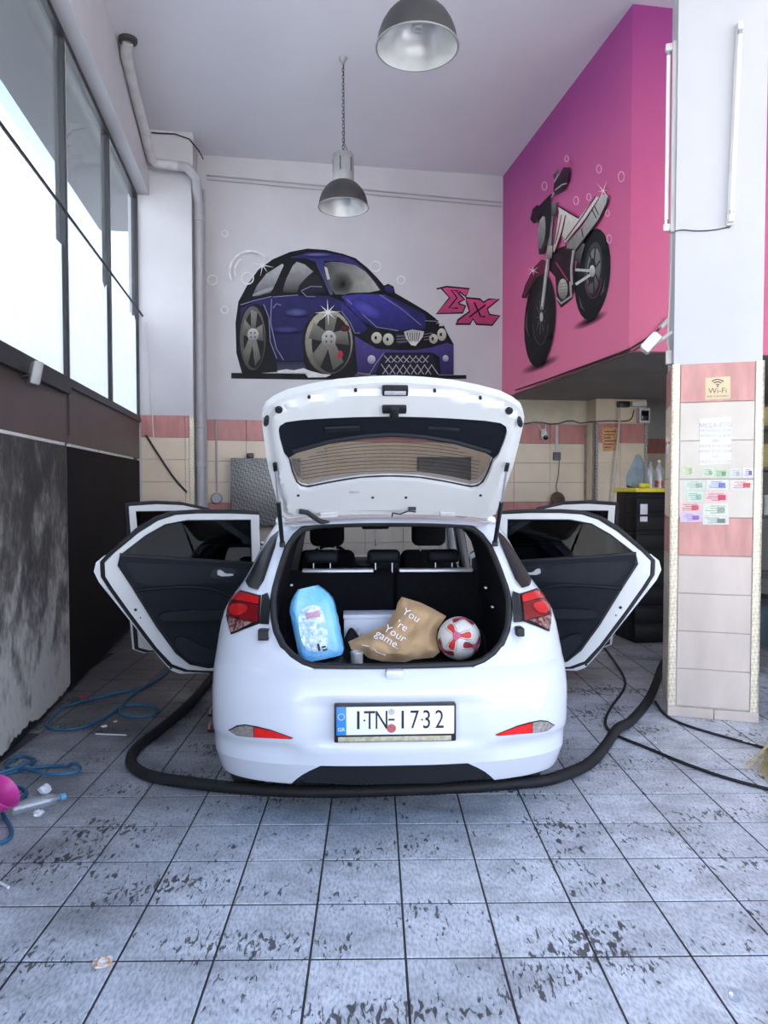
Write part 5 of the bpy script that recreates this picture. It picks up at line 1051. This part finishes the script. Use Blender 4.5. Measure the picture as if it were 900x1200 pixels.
# alcove: camera, sockets, cables
dq = bw(638, 512, .067); dc = thing('dome_camera', 'white dome security camera on the pink tile band in the alcove', 'camera', dq - EZ * .1)
MB().lathe([(.001, .08), (.035, .078), (.05, .05), (.05, .0), (.042, -.03), (.001, -.04)], 18, Matrix.Translation(dq)).build('body', 'device_white', dc); MB().lathe([(.001, .0), (.034, .002), (.028, .028), (.001, .036)], 16, Matrix.Translation(dq - EV * .035 - EZ * .01) @ rot_to(-EV - EZ * .3)).build('lens', 'lens_black', dc)
for dx in (-.09, .02): MB().tube([dq + EZ * .05 + EU * dx * .3, dq + EZ * .17 + EU * dx], .006, 5).build('aerial', 'device_white', dc)
MB().bbox(-.03, .03, -.005, .05, .07, .11, .01, lambda x, y, z: dq + EU * x + EV * y + EZ * z).build('mount', 'device_white', dc)
xu = ub(652.5, .03); sk = thing('double_socket', 'beige socket below a vertical trunking in the alcove', 'socket', RC(xu, V_B - .03, 2.0)); MB().bbox(xu - .02, xu + .02, V_B - .036, V_B - .014, 2.10, 2.48, .003, RC).build('trunking', 'cable_white', sk); MB().bbox(xu - .05, xu + .05, V_B - .06, V_B - .014, 1.99, 2.10, .006, RC).build('socket_body', 'rack_grey', sk)
tag(MB().tube([RC(xu + .03, V_B - .05, 1.99), RC(xu + .025, V_B - .04, 1.8), RC(xu - .01, V_B - .04, 1.62), RC(xu + .01, V_B - .05, 1.50)], .006, 5).build('socket_lead', 'cable_black'), 'thin dark lead hanging from the socket in the alcove', 'cable')
rk = MB(); rc = bw(653.5, 585, .09)
for k in range(5): rk.tube([rc + EU * ((.085 - .008 * k) * math.cos(a)) + EZ * ((.08 - .010 * k) * math.sin(a)) - EV * (.012 * k - .02 * math.sin(a + k)) for a in [2 * PI * i / 18 for i in range(18)]], .022, 6, closed=True)
tag(rk.build('rope_bundle', 'rope_brown'), 'brown rope bundle hanging on the alcove wall below a socket', 'rope')
tag(MB().tube([bw(x, y, .03) for x, y in smooth([(612, 497), (630, 494), (650, 498), (668, 492), (680, 496)], 1, False)] + [RC(ub0 - .024, V_B - .035, bw(688, 495, .03).z), RC(ub0 - .024, V_B - .18, bw(688, 495, .03).z - .005), RC(ub0 - .024, V_B - .31, on_plane(699, 494, tuple(EV), V_B - .31).z)], .008, 5).build('alcove_cable', 'cable_black'), 'dark cable sagging along the top of the alcove tiles', 'cable')
tag(MB().tube([on_plane(x, y, tuple(EV), V_B - .32) for x, y in smooth([(699, 494), (715, 493), (735, 494), (741, 490), (743, 480)], 1, False)], .008, 5).build('pilaster_cable', 'cable_black'), 'dark cable rising to the junction box on the alcove pilaster', 'cable')
nt = tag(MB().add([on_plane(x, y, tuple(EV), V_B - .2955) for x, y in ((705, 501), (725, 501), (725, 528), (706.5, 529))] + [on_plane(x, y, tuple(EV), V_B - .2925) for x, y in ((705, 501), (725, 501), (725, 528), (706.5, 529))], [(0, 1, 2, 3), (7, 6, 5, 4), (0, 4, 5, 1), (1, 5, 6, 2), (2, 6, 7, 3), (3, 7, 4, 0)]).build('orange_notice', 'notice_orange'), 'faded orange printed notice on the alcove pilaster', 'poster')
for k in range(6): MB().add([on_plane(x, y, tuple(EV), V_B - .2965) for x, y in ((708, 505 + 3.7 * k), (722 - 3 * (k % 3), 505 + 3.7 * k), (722 - 3 * (k % 3), 506.3 + 3.7 * k), (708, 506.3 + 3.7 * k))], [(0, 1, 2, 3)]).build('printed_line', 'wood_red', nt, fix=False)
def ap(px, py, o): return UVZ(on_plane(px, py, tuple(EV), V_B - .28 - o))
def wallbox(x0, y0, x1, y1, o0, o1, m_, name, label, cat):
    a = ap(x0, y0, o1); b_ = ap(x1, y1, o1); return tag(MB().bbox(a[0], b_[0], V_B - .28 - o1, V_B - .28 - o0, b_[2], a[2], .008, RC).build(name, m_), label, cat)
wallbox(726, 470, 738.5, 477, .013, .10, 'device_black', 'router', 'black router high on the alcove pilaster', 'router'); wallbox(741, 470, 758, 476.5, .013, .07, 'device_white', 'junction_box', 'white junction box beside the router on the alcove pilaster', 'box')
mo = wallbox(749.5, 478, 762, 495.5, .013, .10, 'device_white', 'wall_meter', 'white framed meter below the junction box in the alcove', 'meter'); a = ap(751.5, 481, .102); b_ = ap(760, 493, .102); MB().bbox(a[0], b_[0], V_B - .392, V_B - .380, b_[2], a[2], .003, RC).build('screen', 'lens_black', mo); a = ap(750, 474, .102); 
tag(MB().tube([on_plane(x, y, tuple(EV), V_B - .36) for x, y in ((727, 478), (724, 520), (720, 565), (716, 606))], .014, 4).build('pale_strap', 'cable_white'), 'long pale strap hanging down the alcove pilaster', 'strap')
# black storage tower with yellow lid
tu, tv = 3.93, 6.95
sto = thing('storage_tower', 'tall black plastic drawer tower with a yellow top behind the column', 'storage', RC(tu + .25, tv + .22, 0))
ztop = on_plane(765, 577, tuple(EV), tv).z; tu0 = UVZ(on_plane(746, 620, tuple(EV), tv))[0]; tu1 = tu0 + .48
MB().bbox(tu0, tu1, tv + .01, tv + .45, 0, ztop, .01, RC).build('carcass', 'bin_black', sto)
nd = 8
for k in range(nd):
    z0 = .03 + k * (ztop - .05) / nd; z1 = z0 + (ztop - .05) / nd - .018
    dr = MB().bbox(tu0 - .012, tu1 + .012, tv - .012, tv + .20, z0, z1, .008, RC).build('drawer', 'bin_black', sto); MB().bbox(tu0 - .03, tu1 + .02, tv - .03, tv + .1, z1 - .02, z1, .005, RC).build('drawer_lip', 'bin_black', dr)
MB().bbox(tu0 + .03, tu0 + .11, tv - .0165, tv - .011, ztop - .30, ztop - .12, .001, RC).build('tower_label', 'sheet_white', sto)
MB().bbox(tu0 - .03, tu1 + .03, tv - .03, tv + .47, ztop, ztop + .045, .012, RC).build('lid', 'bin_yellow', sto)
ty = ztop + .045
def bottle(u, v, z, h_, r, label, liquid=None, fillh=.3):
    t = thing('spray_bottle' if liquid else 'plastic_bottle', label, 'bottle', RC(u, v, z)); M = Matrix.Translation(RC(u, v, z))
    MB().lathe([(.001, .0), (r, .002), (r, h_ * .12), (r * .93, h_ * .2), (r, h_ * .28), (r, h_ * .62), (r * .75, h_ * .75), (r * .32, h_ * .86), (r * .32, h_ * .94)], 18, M).build('bottle_body', 'plastic_clear', t)
    MB().lathe([(r * .36, h_ * .92), (r * .38, h_), (.001, h_)], 12, M).build('cap', 'cap_blue' if not liquid else 'device_white', t)
    if liquid: MB().lathe([(.001, .006), (r * .95, .008), (r * .95, h_ * fillh), (.001, h_ * fillh)], 16, M).build('liquid', liquid, t)
    return t
bottle(tu0 + .19, tv + .08, ty, .27, .04, 'clear plastic bottle standing on the yellow lid beside the rag'); bottle(tu0 + .30, tv + .10, ty, .29, .045, 'clear bottle with red liquid standing on the yellow lid', 'liquid_red', .28)
tag(MB().bbox(tu0 + .04, tu0 + .145, tv - .01, tv + .06, ty, ty + .05, .02, RC, 3).build('yellow_sponge', 'bin_yellow'), 'yellow sponge lying on the yellow lid of the tower', 'sponge')
g = MB(); rr = []
cu = UVZ(on_plane(748.5, 555, tuple(EV), tv + .12))
for k in range(9):
    zz = ty + .35 - .35 * k / 8; w = .025 + .075 * math.sin(min(1, k / 6) * PI / 2); rr.append([RC(cu[0] + w * math.cos(a) * (1 + .12 * math.sin(3 * a + k)) - .03 * (k / 8) ** 2, tv + .14 + .4 * w * math.sin(a) * (1 + .2 * math.sin(5 * a)), zz + .015 * (1 + math.sin(2 * a + 1)) * (k / 8) - .001) for a in [2 * PI * i / 20 for i in range(20)]])
g.loft(rr, closed=True, caps=True); tag(g.build('rag', 'cloth_bluegrey'), 'grey-blue rag draped over the corner of the black tower', 'cloth')
tub = on_floor(757, 735); MB_t = thing('black_tub', 'round black tub on the floor in front of the drawer tower', 'tub', tub); MB().lathe([(.001, .012), (.15, .0), (.165, .004), (.20, .19), (.212, .20), (.212, .215), (.19, .215), (.155, .03), (.001, .03)], 28, Matrix.Translation(tub)).build('bowl', 'bin_black', MB_t); MB().tube([tub + Vector((.205 * math.cos(a), .205 * math.sin(a), .212)) for a in [2 * PI * i / 28 for i in range(28)]], .008, 6, closed=True).build('rim', 'rack_grey', MB_t)
for k, (x0, y0, x1, y1, m_, l_) in enumerate(((735, 592, 748, 668, 'wood_red', 'red wooden broom handle leaning against the alcove wall'), (732, 592, 733, 668, 'bin_black', 'black pole leaning beside the red broom handle'))):
    a = on_plane(x0, y0, tuple(EV), V_B - .34); b_ = on_plane(x1, y1, tuple(EV), V_B - .60); d = (b_ - a); b_ = a + d * (a.z / -d.z); tag(MB().tube([a, b_], .013, 8).build('broom_handle' if k == 0 else 'pole', m_), l_, 'handle')
# rack beyond the column
rk0 = on_floor(905, 800); rku, rkv, _ = UVZ(rk0)
rk_ = thing('storage_rack', 'dark metal rack standing behind the tiled column', 'rack', RC(rku + .3, rkv + .2, 0))
for du in (-.02, .70):
    for dv_ in (0, .4): MB().bbox(rku + du, rku + du + .03, rkv + dv_, rkv + dv_ + .03, 0, 2.4, .003, RC).build('upright', 'rack_grey', rk_)
for z in (.25, .85, 1.35, 1.75, 2.1): MB().bbox(rku - .02, rku + .73, rkv, rkv + .43, z, z + .03, .004, RC).build('shelf', 'rack_grey', rk_)
for z, hh, m_, l_ in ((2.13, .16, 'box_yellow', 'yellow carton on the top shelf of the rack'), (1.78, .20, 'box_yellow', 'pale yellow carton on the second shelf of the rack'), (.28, .3, 'bluegrey_tub', 'blue-grey tub on the bottom shelf of the rack')):
    tag(MB().bbox(rku + .02, rku + .5, rkv + .02, rkv + .38, z, z + hh, .02, RC).bbox(rku + .01, rku + .51, rkv + .01, rkv + .39, z + hh - .03, z + hh + .002, .006, RC).build('carton' if 'carton' in l_ else 'storage_tub', m_), l_, 'box')
for k in range(2): tag(MB().lathe([(.001, 0), (.08, .002), (.082, .01), (.078, .02), (.078, .15), (.082, .16), (.08, .17), (.001, .165)], 18, Matrix.Translation(RC(rku + .09 + .17 * k, rkv + .13, 1.38))).build('paint_tin', 'can_white'), ('white tin beside the upright on the middle shelf of the rack' if k == 0 else 'white tin farther from the upright on the middle shelf of the rack'), 'tin', 'tins on the rack')

# ------------------------------------------------------------------ hoses, cables and litter on the floor
def floor_path(P, r, n=2):
    out = []
    for x, y in smooth(P, n, False):
        p = on_floor(x, y, r); u = p.dot(EU); out.append(p if u > U_L + .04 else p + EU * (U_L + .04 - u))
    return out
BH = [(262, 772), (248, 795), (225, 823), (190, 853), (165, 871), (151, 884), (151, 898), (168, 909), (205, 915), (255, 921), (320, 927), (390, 928), (460, 926), (540, 923), (600, 919), (650, 912), (690, 898), (705, 880), (718, 862), (740, 845), (760, 822), (770, 798), (777, 776), (790, 764), (806, 758)]
TH = floor_path([(706, 756), (720, 775), (733, 795), (732, 808), (716, 828), (708, 845), (712, 855), (724, 863), (760, 877), (800, 894), (850, 912), (905, 926)], .010)
bp_ = []
for q_ in floor_path(BH, .031, 3):                  # it lies against the back of the rear tyres
    d_ = q_ - CARO; lx = d_.x * math.cos(CARA) + d_.y * math.sin(CARA); ly = -d_.x * math.sin(CARA) + d_.y * math.cos(CARA)
    lim = .82 - .199 + max(0, abs(lx) - .88) * 1.6
    bp_.append(car_w(lx, min(ly, lim), q_.z) if abs(lx) < 1.3 else q_)
dense = []
for a_, c_ in zip(bp_, bp_[1:]):
    k = max(1, int((c_ - a_).length / .012)); dense += [a_.lerp(c_, i / k) for i in range(k)]
dense.append(bp_[-1]); fine_ = [a_.lerp(c_, i / 6) for a_, c_ in zip(TH, TH[1:]) for i in range(6)]
def over(q_):                                       # lifted where it crosses the thin hose
    d_ = min((Vector((q_.x - t_.x, q_.y - t_.y))).length for t_ in fine_); return .023 * max(0, min(1, (.15 - d_) / .10)) ** 1.0
for _ in range(40): dense = [dense[0]] + [(x_ + y_ + z_) / 3 for x_, y_, z_ in zip(dense, dense[1:], dense[2:])] + [dense[-1]]
dense = [q_ + EZ * over(q_) for q_ in dense]
for _ in range(6): dense = [dense[0]] + [Vector((y_.x, y_.y, (x_.z + y_.z + z_.z) / 3)) for x_, y_, z_ in zip(dense, dense[1:], dense[2:])] + [dense[-1]]
b = MB().tube(dense, [.030 + (.0022 if i % 2 else 0) for i in range(len(dense))], 12)
tag(b.build('vacuum_hose', 'hose_black', sharp=80), 'thick black ribbed vacuum hose lying across the floor behind the car', 'hose')
tag(MB().tube(TH, .010, 8).build('thin_hose', 'hose_black'), 'thin black hose curving from the open doors past the column', 'hose')
sc = thing('power_cable', 'black power cable with white tape at the foot of the column', 'cable', on_floor(830, 858)); MB().tube(floor_path([(768, 822), (778, 838), (800, 849), (840, 861), (870, 869), (905, 879)], .009), .009, 8).build('lead', 'cable_black', sc)
for a_, c_ in (((871, 869.2), (877, 870.8)), ((879, 871.3), (885, 873))): MB().tube([on_floor(*a_, .009), on_floor(*c_, .009)], .0112, 8).build('tape', 'tissue', sc)
def q8(P): return [(x / 2.727, 760 + y / 2.727) for x, y in P]
up = q8([(560, 40), (520, 92), (450, 128), (330, 152), (220, 180), (145, 212), (128, 240), (185, 264), (270, 252), (330, 225), (385, 185), (440, 178), (505, 190), (508, 212), (440, 226), (385, 215), (382, 195), (420, 150), (490, 110), (545, 60)])
hp_ = [p + EZ * (.010 * (1 if i > len(smooth(up, 2, False)) * .62 else 0)) for i, p in enumerate(floor_path(up, .010))]
tag(MB().tube(hp_, .0095, 8).build('blue_hose', 'hose_blue'), 'blue hose looped on the floor beside the car doors near the tall windows', 'hose')
lo_ = q8([(-60, 420), (0, 405), (80, 385), (150, 376), (230, 374), (264, 392), (235, 411), (150, 416), (95, 398), (30, 385), (12, 372), (60, 340), (115, 352), (105, 372), (50, 395), (0, 408), (-60, 425), (-90, 440), (-40, 440), (30, 437), (82, 448), (86, 470), (50, 487), (0, 490), (-60, 500), (-50, 520), (5, 530), (35, 570), (38, 600), (10, 622), (-50, 622)])
ps = floor_path(lo_, .011); tag(MB().tube([p + EZ * (.02 * ((i * 7) // len(ps) % 2)) for i, p in enumerate(ps)], .0105, 8).build('blue_hose', 'hose_blue'), 'blue hose lying in tangled coils near the empty water bottle', 'hose')
# empty bottle
b0 = on_floor(14, 949, .034); b1 = on_floor(60, 937, .032); d = (b1 - b0).normalized(); L_ = .27; M = Matrix.Translation(b0) @ rot_to(d)
eb = thing('empty_bottle', 'crumpled clear plastic bottle with a blue cap lying on the floor', 'bottle', b0 - EZ * .034)
MB().lathe([(.001, 0), (.028, .002), (.033, .012), (.030, .03), (.034, .05), (.031, .075), (.034, .10), (.031, .12), (.034, .14), (.034, .17), (.026, .20), (.013, .225), (.012, .24)], 20, M).build('bottle_body', 'plastic_clear', eb); MB().lathe([(.016, .228), (.017, .232), (.017, .252), (.001, .254)], 16, M).build('cap', 'cap_blue', eb)
def crumple(px, py, r, m_, name, label, cat, flat=.5):
    c = on_floor(px, py); bm = bmesh.new(); bmesh.ops.create_icosphere(bm, subdivisions=2, radius=1); vs = []
    for v in bm.verts:
        k = 1 + .28 * math.sin(7 * v.co.x + 3 * v.co.y + px) * math.cos(5 * v.co.z + py) + random.uniform(-.12, .12); vs.append(c + Vector((v.co.x * r * k, v.co.y * r * k, max(0, (v.co.z + .85) * r * flat * k))))
    bm.verts.index_update(); fs = [tuple(v.index for v in f.verts) for f in bm.faces]; bm.free(); return tag(MB().add(vs, fs).build(name, m_, sharp=20), label, cat)
crumple(53, 930, .033, 'tissue', 'crumpled_tissue', 'crumpled white tissue behind the bottle cap', 'tissue', .8); crumple(45, 956, .024, 'tissue', 'crumpled_tissue', 'small crumpled white tissue in front of the bottle', 'tissue', .6)
crumple(121, 1131, .030, 'scrap_orange', 'food_scrap', 'orange and white food scrap lying on a floor tile', 'scrap', .35); crumple(98, 818, .03, 'scrap_red', 'red_scrap', 'small red scrap of plastic near the limescaled wall', 'scrap', .3)
crumple(861, 1172, .020, 'plastic_clear', 'plastic_scrap', 'translucent scrap of plastic on the pale floor tiles', 'scrap', .8)
crumple(122, 852, .020, 'tissue', 'paper_scrap', 'white paper scrap beside the upper blue hose loop', 'scrap', .3); crumple(135, 846, .014, 'tissue', 'paper_scrap', 'tiny white paper scrap next to a larger one by the blue hose', 'scrap', .3); crumple(683, 894, .014, 'tissue', 'paper_scrap', 'white paper scrap lying behind the thick hose near the rear wheel', 'scrap', .4); crumple(768, 871, .012, 'tissue', 'paper_scrap', 'white paper scrap between the two black cables', 'scrap', .3); crumple(875, 856, .013, 'tissue', 'paper_scrap', 'white paper scrap in front of the column skirting', 'scrap', .3)
tag(MB().tube([on_floor(-6, 1031, .006), on_floor(10, 1040, .006)], .006, 6).build('paper_stick', 'tissue'), 'thin white stick lying on the tiles in front of the pink tub', 'stick'); tag(MB().tube([on_floor(112, 860, .004), on_floor(148, 861.5, .004)], .004, 6).build('cable_tie', 'tissue'), 'thin white cable tie lying beside the blue hose loop', 'tie')
# pink tub at the wall
pk = on_floor(-7, 963); pt = thing('pink_tub', 'pink plastic tub lying among the blue hose coils', 'tub', pk); A = Matrix.Translation(pk + EZ * .1095) @ Matrix.Rotation(.9, 4, 'Y'); MB().lathe([(.001, -.10), (.06, -.10), (.085, .06), (.092, .065), (.09, .072), (.08, .06), (.056, -.09), (.001, -.09)], 24, A).build('bowl', 'pink_plastic', pt)
# sandals beside the car
for k, (px, py) in enumerate(((247, 838), (246.5, 856))):
    c = on_floor(px + 3, py); sn = thing('sandal', ('red strapped sandal standing farther back beside the car' if k == 0 else 'red strapped sandal standing nearer the rear bumper'), 'sandal', c, 'pair of sandals beside the car')
    SO = smooth([(-.13, -.035), (-.12, .04), (-.04, .045), (.06, .035), (.13, .03), (.13, -.03), (.06, -.035), (-.04, -.045)], 2); MB().slab(SO, lambda x, y: c + Vector((x + .09, y, .026)), lambda x, y: c + Vector((x + .09, y, 0)), .04).build('sole', 'sole_dark', sn)
    for j, (xx, hh, m_) in enumerate(((-.105, .030, 'strap_tan'), (-.08, .042, 'strap_red'), (-.055, .052, 'strap_tan'), (-.03, .060, 'strap_red'), (.0, .066, 'strap_tan'), (.09, .075, 'strap_red'))): MB().tube([c + Vector((xx + .09, .044 * math.cos(a), .022 + hh * math.sin(a))) for a in [PI * i / 10 for i in range(11)]], .010, 6).build('strap', m_, sn)
# straw broom at the right
bc = on_floor(903, 905); br = thing('straw_broom', 'straw broom head lying on the floor beyond the column cables', 'broom', bc); st = MB()
for k in range(150):
    a = random.uniform(-.5, .5); o = Vector((random.uniform(-.03, .03), random.uniform(-.06, .06), random.uniform(.02, .06))); st.tube([bc + Vector((.20, .25, .06)) + o * .4, bc + Vector((.10 + .3 * a * .2, .12 + .05 * a, .05)) + o, bc + Vector((-.03 + .10 * a, -.10 + .10 * abs(a), .015 + o.z * .2)) + Vector((o.x * 2, o.y * 2, 0))], .0022, 3)
x_ = st.build('bristles', 'straw', br); x_['kind'] = 'stuff'; MB().tube([bc + Vector((.17, .21, .06)), bc + Vector((.75, .85, .06))], .02, 8).build('handle', 'wood_red', br)

# ------------------------------------------------------------------ things in the luggage space
FZ = .753
# pack of water bottles in blue film
wp = thing('water_pack', 'shrink-wrapped pack of water bottles in blue film standing in the boot', 'bottles', car_w(-.36, .40, FZ)); A = Matrix.Translation(car_w(-.335, .36, FZ + .026)) @ Matrix.Rotation(CARA, 4, 'Z') @ Matrix.Rotation(-.21, 4, 'Y') @ Matrix.Rotation(-.12, 4, 'X')
def film(u0, u1, o, m_, name, parent):
    b = MB(); rr = []; N_ = 44
    for k in range(15):
        t = u0 + (u1 - u0) * k / 14; z = .355 * t; sc_ = 1.0 if t < .72 else 1 - .55 * ((t - .72) / .28) ** 1.7
        if t < .05: sc_ = .90 + 2 * t
        R = []
        for i in range(N_):
            a = 2 * PI * i / N_; ex_ = abs(math.cos(a)) ** .45 * (1 if math.cos(a) > 0 else -1); ey_ = abs(math.sin(a)) ** .45 * (1 if math.sin(a) > 0 else -1)
            lump = 1 + .035 * math.cos(3 * PI * ex_) * (abs(ey_) > .8) + .012 * math.sin(40 * t + 5 * a) + .01 * math.sin(23 * a + 9 * t)
            R.append(A @ Vector(((.112 * sc_ * lump + o) * ex_, (.075 * (.6 + .4 * sc_) * lump + o) * ey_, z)))
        rr.append(R)
    return b.loft(rr, closed=True, caps=True).build(name, m_, parent, sharp=60)
film(0, 1, 0, 'film_blue', 'film_wrap', wp)
P = smooth([(-.075, .06), (.01, .035), (.05, .07), (.055, .2), (.04, .27), (-.05, .265), (-.08, .2)], 2); MB().slab(P, lambda x, z: A @ Vector((x, -.0815 - .003 * math.cos(60 * x), z)), lambda x, z: A @ Vector((x, -.06, z)), .02).build('clear_film', 'film_clear', wp)
MB().bbox(-.03, .035, -.0865, -.080, .205, .235, .001, lambda x, y, z: A @ Vector((x, y, z))).build('label', 'label_pink', wp)
for (x, z, w, h_) in ((-.008, .045, .012, .035), (.012, .055, .02, .008), (.014, .040, .022, .008)): MB().bbox(x, x + w, -.0875, -.082, z, z + h_, .001, lambda x, y, z: A @ Vector((x, y, z))).build('print_mark', 'plate_black', wp)
# white carton
tag(MB().bbox(-.235, .10, .66, .80, FZ, .935, .006, car_w).bbox(-.238, .103, .655, .805, .915, .938, .004, car_w).build('white_carton', 'foam_white'), 'pale white carton at the back of the boot behind the paper bag', 'box')
# paper bag
bn = Vector((0, -1, .75)).normalized(); c_, s_ = math.cos(CARA), math.sin(CARA); bnw = Vector((bn.x * c_ - bn.y * s_, bn.x * s_ + bn.y * c_, bn.z)); bpl = bnw.dot(car_w(0, .366, FZ + .005))
BG = [(470.8, 699.4), (465.7, 706.6), (464, 714), (459, 721.8), (453.5, 732), (433, 740.6), (408, 752), (411.6, 761), (424, 764), (431, 771), (447.7, 775), (475, 776), (484, 773), (508, 770.5), (515.6, 764), (511, 748), (512.7, 737.7), (523, 722), (507, 713), (492.5, 706)]
def bagf(o):
    def f(x, y):
        e = min(1, seg_any(x, y, BG) / 9.); w = .008 * math.sin(x * .16 + y * .20) + .006 * math.sin(x * .11 - y * .27) + .003 * math.sin(x * .4 + y * .12)
        return on_plane(x, y, tuple(bnw), bpl + o * e + (w * e if o > 0 else 0))
    return f
pb = tag(MB().slab(BG, bagf(.045), bagf(0.), 2.5).build('paper_bag', 'paper_brown', sharp=50), 'brown paper bag with white lettering lying in the boot', 'bag')
def bagtext(s, px, py, size, ang, dx=0.):
    p = on_plane(px, py, tuple(bnw), bpl + .062); X_ = Vector((c_, s_, 0)); Y_ = bnw.cross(X_); ca, sa = math.cos(ang), math.sin(ang)
    text(s, size, lambda x, y: p + (X_ * ca + Y_ * sa) * x + (Y_ * ca - X_ * sa) * y, 'print_white', pb, 1., spacing=1.02)
for s, px, py in (('You', 482, 721), ("\u2019re", 471, 733.5), ('Your', 463, 742.5), ('game.', 454.5, 749.5)): bagtext(s, px, py, .058, -.60)
MB().tube([on_plane(x, y, tuple(bnw), bpl + .050) for x, y in ((424, 756), (436, 758), (441, 764), (452, 768))], .002, 4).build('print_line', 'print_white', pb)
# football
bc_ = car_w(.345, .40, FZ + .1085); bl = thing('football', 'white football with red panels lying in the boot', 'ball', bc_ - EZ * .1085)
bm = bmesh.new(); bmesh.ops.create_icosphere(bm, subdivisions=4, radius=.108); vs = [v.co + bc_ for v in bm.verts]; bm.verts.index_update(); fs = [tuple(v.index for v in f.verts) for f in bm.faces]; bm.free(); MB().add(vs, fs).build('ball_cover', 'ball_white', bl)
vd = (Vector((0, 0, CAM_H)) - bc_).normalized(); bx = Vector((0, 0, 1)).cross(vd).normalized(); by = vd.cross(bx)
def sph(cx, cy, rot, o):                       # flat pattern wrapped on the ball around a tangent point
    def f(x, y):
        X = cx + x * math.cos(rot) - y * math.sin(rot); Y = cy + x * math.sin(rot) + y * math.cos(rot); r = math.hypot(X, Y) or 1e-6; th = r / .108
        return bc_ + (vd * math.cos(th) + (bx * X + by * Y) / r * math.sin(th)) * (.108 + o)
    return f
ARM = smooth([(.014, -.009), (.03, -.012), (.045, -.020), (.072, -.020), (.076, .0), (.070, .014), (.048, .012), (.03, .006), (.014, .009)], 1)
OUTL = [[(.0, .004), (.03, .016), (.075, .024)], [(.0, -.004), (.03, -.022), (.075, -.030)]]
for (cx, cy, r0, big) in ((-.012, .012, .15, True), (.095, -.045, .9, False), (-.10, -.075, 2.0, False), (.03, .13, -.5, False)):
    for k in range(3):
        f = sph(cx, cy, r0 + 2 * PI * k / 3, .0012); MB().patch(ARM, f, .012).build('red_panel', 'ball_red' if big else 'ball_darkred', bl, fix=False)
        for L in OUTL: MB().tube([sph(cx, cy, r0 + 2 * PI * k / 3, .0012)(*p) for p in smooth(L, 2, False)], .0012, 4).build('panel_line', 'ball_grey', bl)
    MB().patch([(.02 * math.cos(a), .02 * math.sin(a)) for a in [2 * PI * i / 12 for i in range(12)]], sph(cx, cy, 0, .0016), .01).build('centre_panel', 'ball_pink', bl, fix=False)
# steel can, dark bag, cloths
tag(MB().lathe([(.001, 0), (.030, .001), (.031, .006), (.029, .012), (.029, .088), (.031, .094), (.030, .10), (.026, .10), (.026, .092), (.001, .092)], 20, Matrix.Translation(car_w(-.170, .170, FZ))).build('steel_can', 'steel_can'), 'small shiny steel can behind the boot lip in front of the paper bag', 'can')
def heap(x0, x1, y0, y1, h_, m_, name, label, cat, seed):
    N_ = 14; rr = []; random.seed(seed); ph = [random.uniform(0, 6) for _ in range(4)]
    def hz(s, t): e = max(0, (1 - (2 * s - 1) ** 4) * (1 - (2 * t - 1) ** 4)); return FZ + .001 + h_ * e * (.72 + .18 * math.sin(9 * s + ph[0]) + .15 * math.sin(11 * t + ph[1] + 4 * s))
    top = [[car_w(x0 + (x1 - x0) * i / N_, y0 + (y1 - y0) * j / N_, hz(i / N_, j / N_)) for i in range(N_ + 1)] for j in range(N_ + 1)]
    b = MB().loft(top); b.loft([[car_w(x0 + (x1 - x0) * i / N_, y0 + (y1 - y0) * j / N_, FZ + .0005) for i in range(N_ + 1)] for j in (0, N_)]); return tag(b.build(name, m_, sharp=60), label, cat)
heap(-.33, -.205, .16, .30, .055, 'cloth_black', 'black_bag', 'small black fabric bag in front of the water pack in the boot', 'bag', 3); heap(-.26, -.12, .48, .62, .13, 'cloth_black', 'black_jacket', 'black cloth bundle between the water pack and the paper bag', 'cloth', 5); heap(-.215, -.13, .622, .652, .12, 'cloth_white', 'beige_cloth', 'beige cloth behind the black bundle in the boot', 'cloth', 8)
heap(.44, .49, .215, .33, .03, 'cloth_white', 'white_cloth', 'white cloth lying beside the football in the boot', 'cloth', 9)
tag(MB().tube([car_w(.455 - .050 * math.cos(PI * i / 16), .53 - .02 * math.sin(PI * i / 16), FZ + .0015 + .130 * math.sin(PI * i / 16)) for i in range(17)], .014, 8, flat=.4).build('black_strap', 'cloth_black'), 'black strap standing in a loop behind the football in the boot', 'strap')
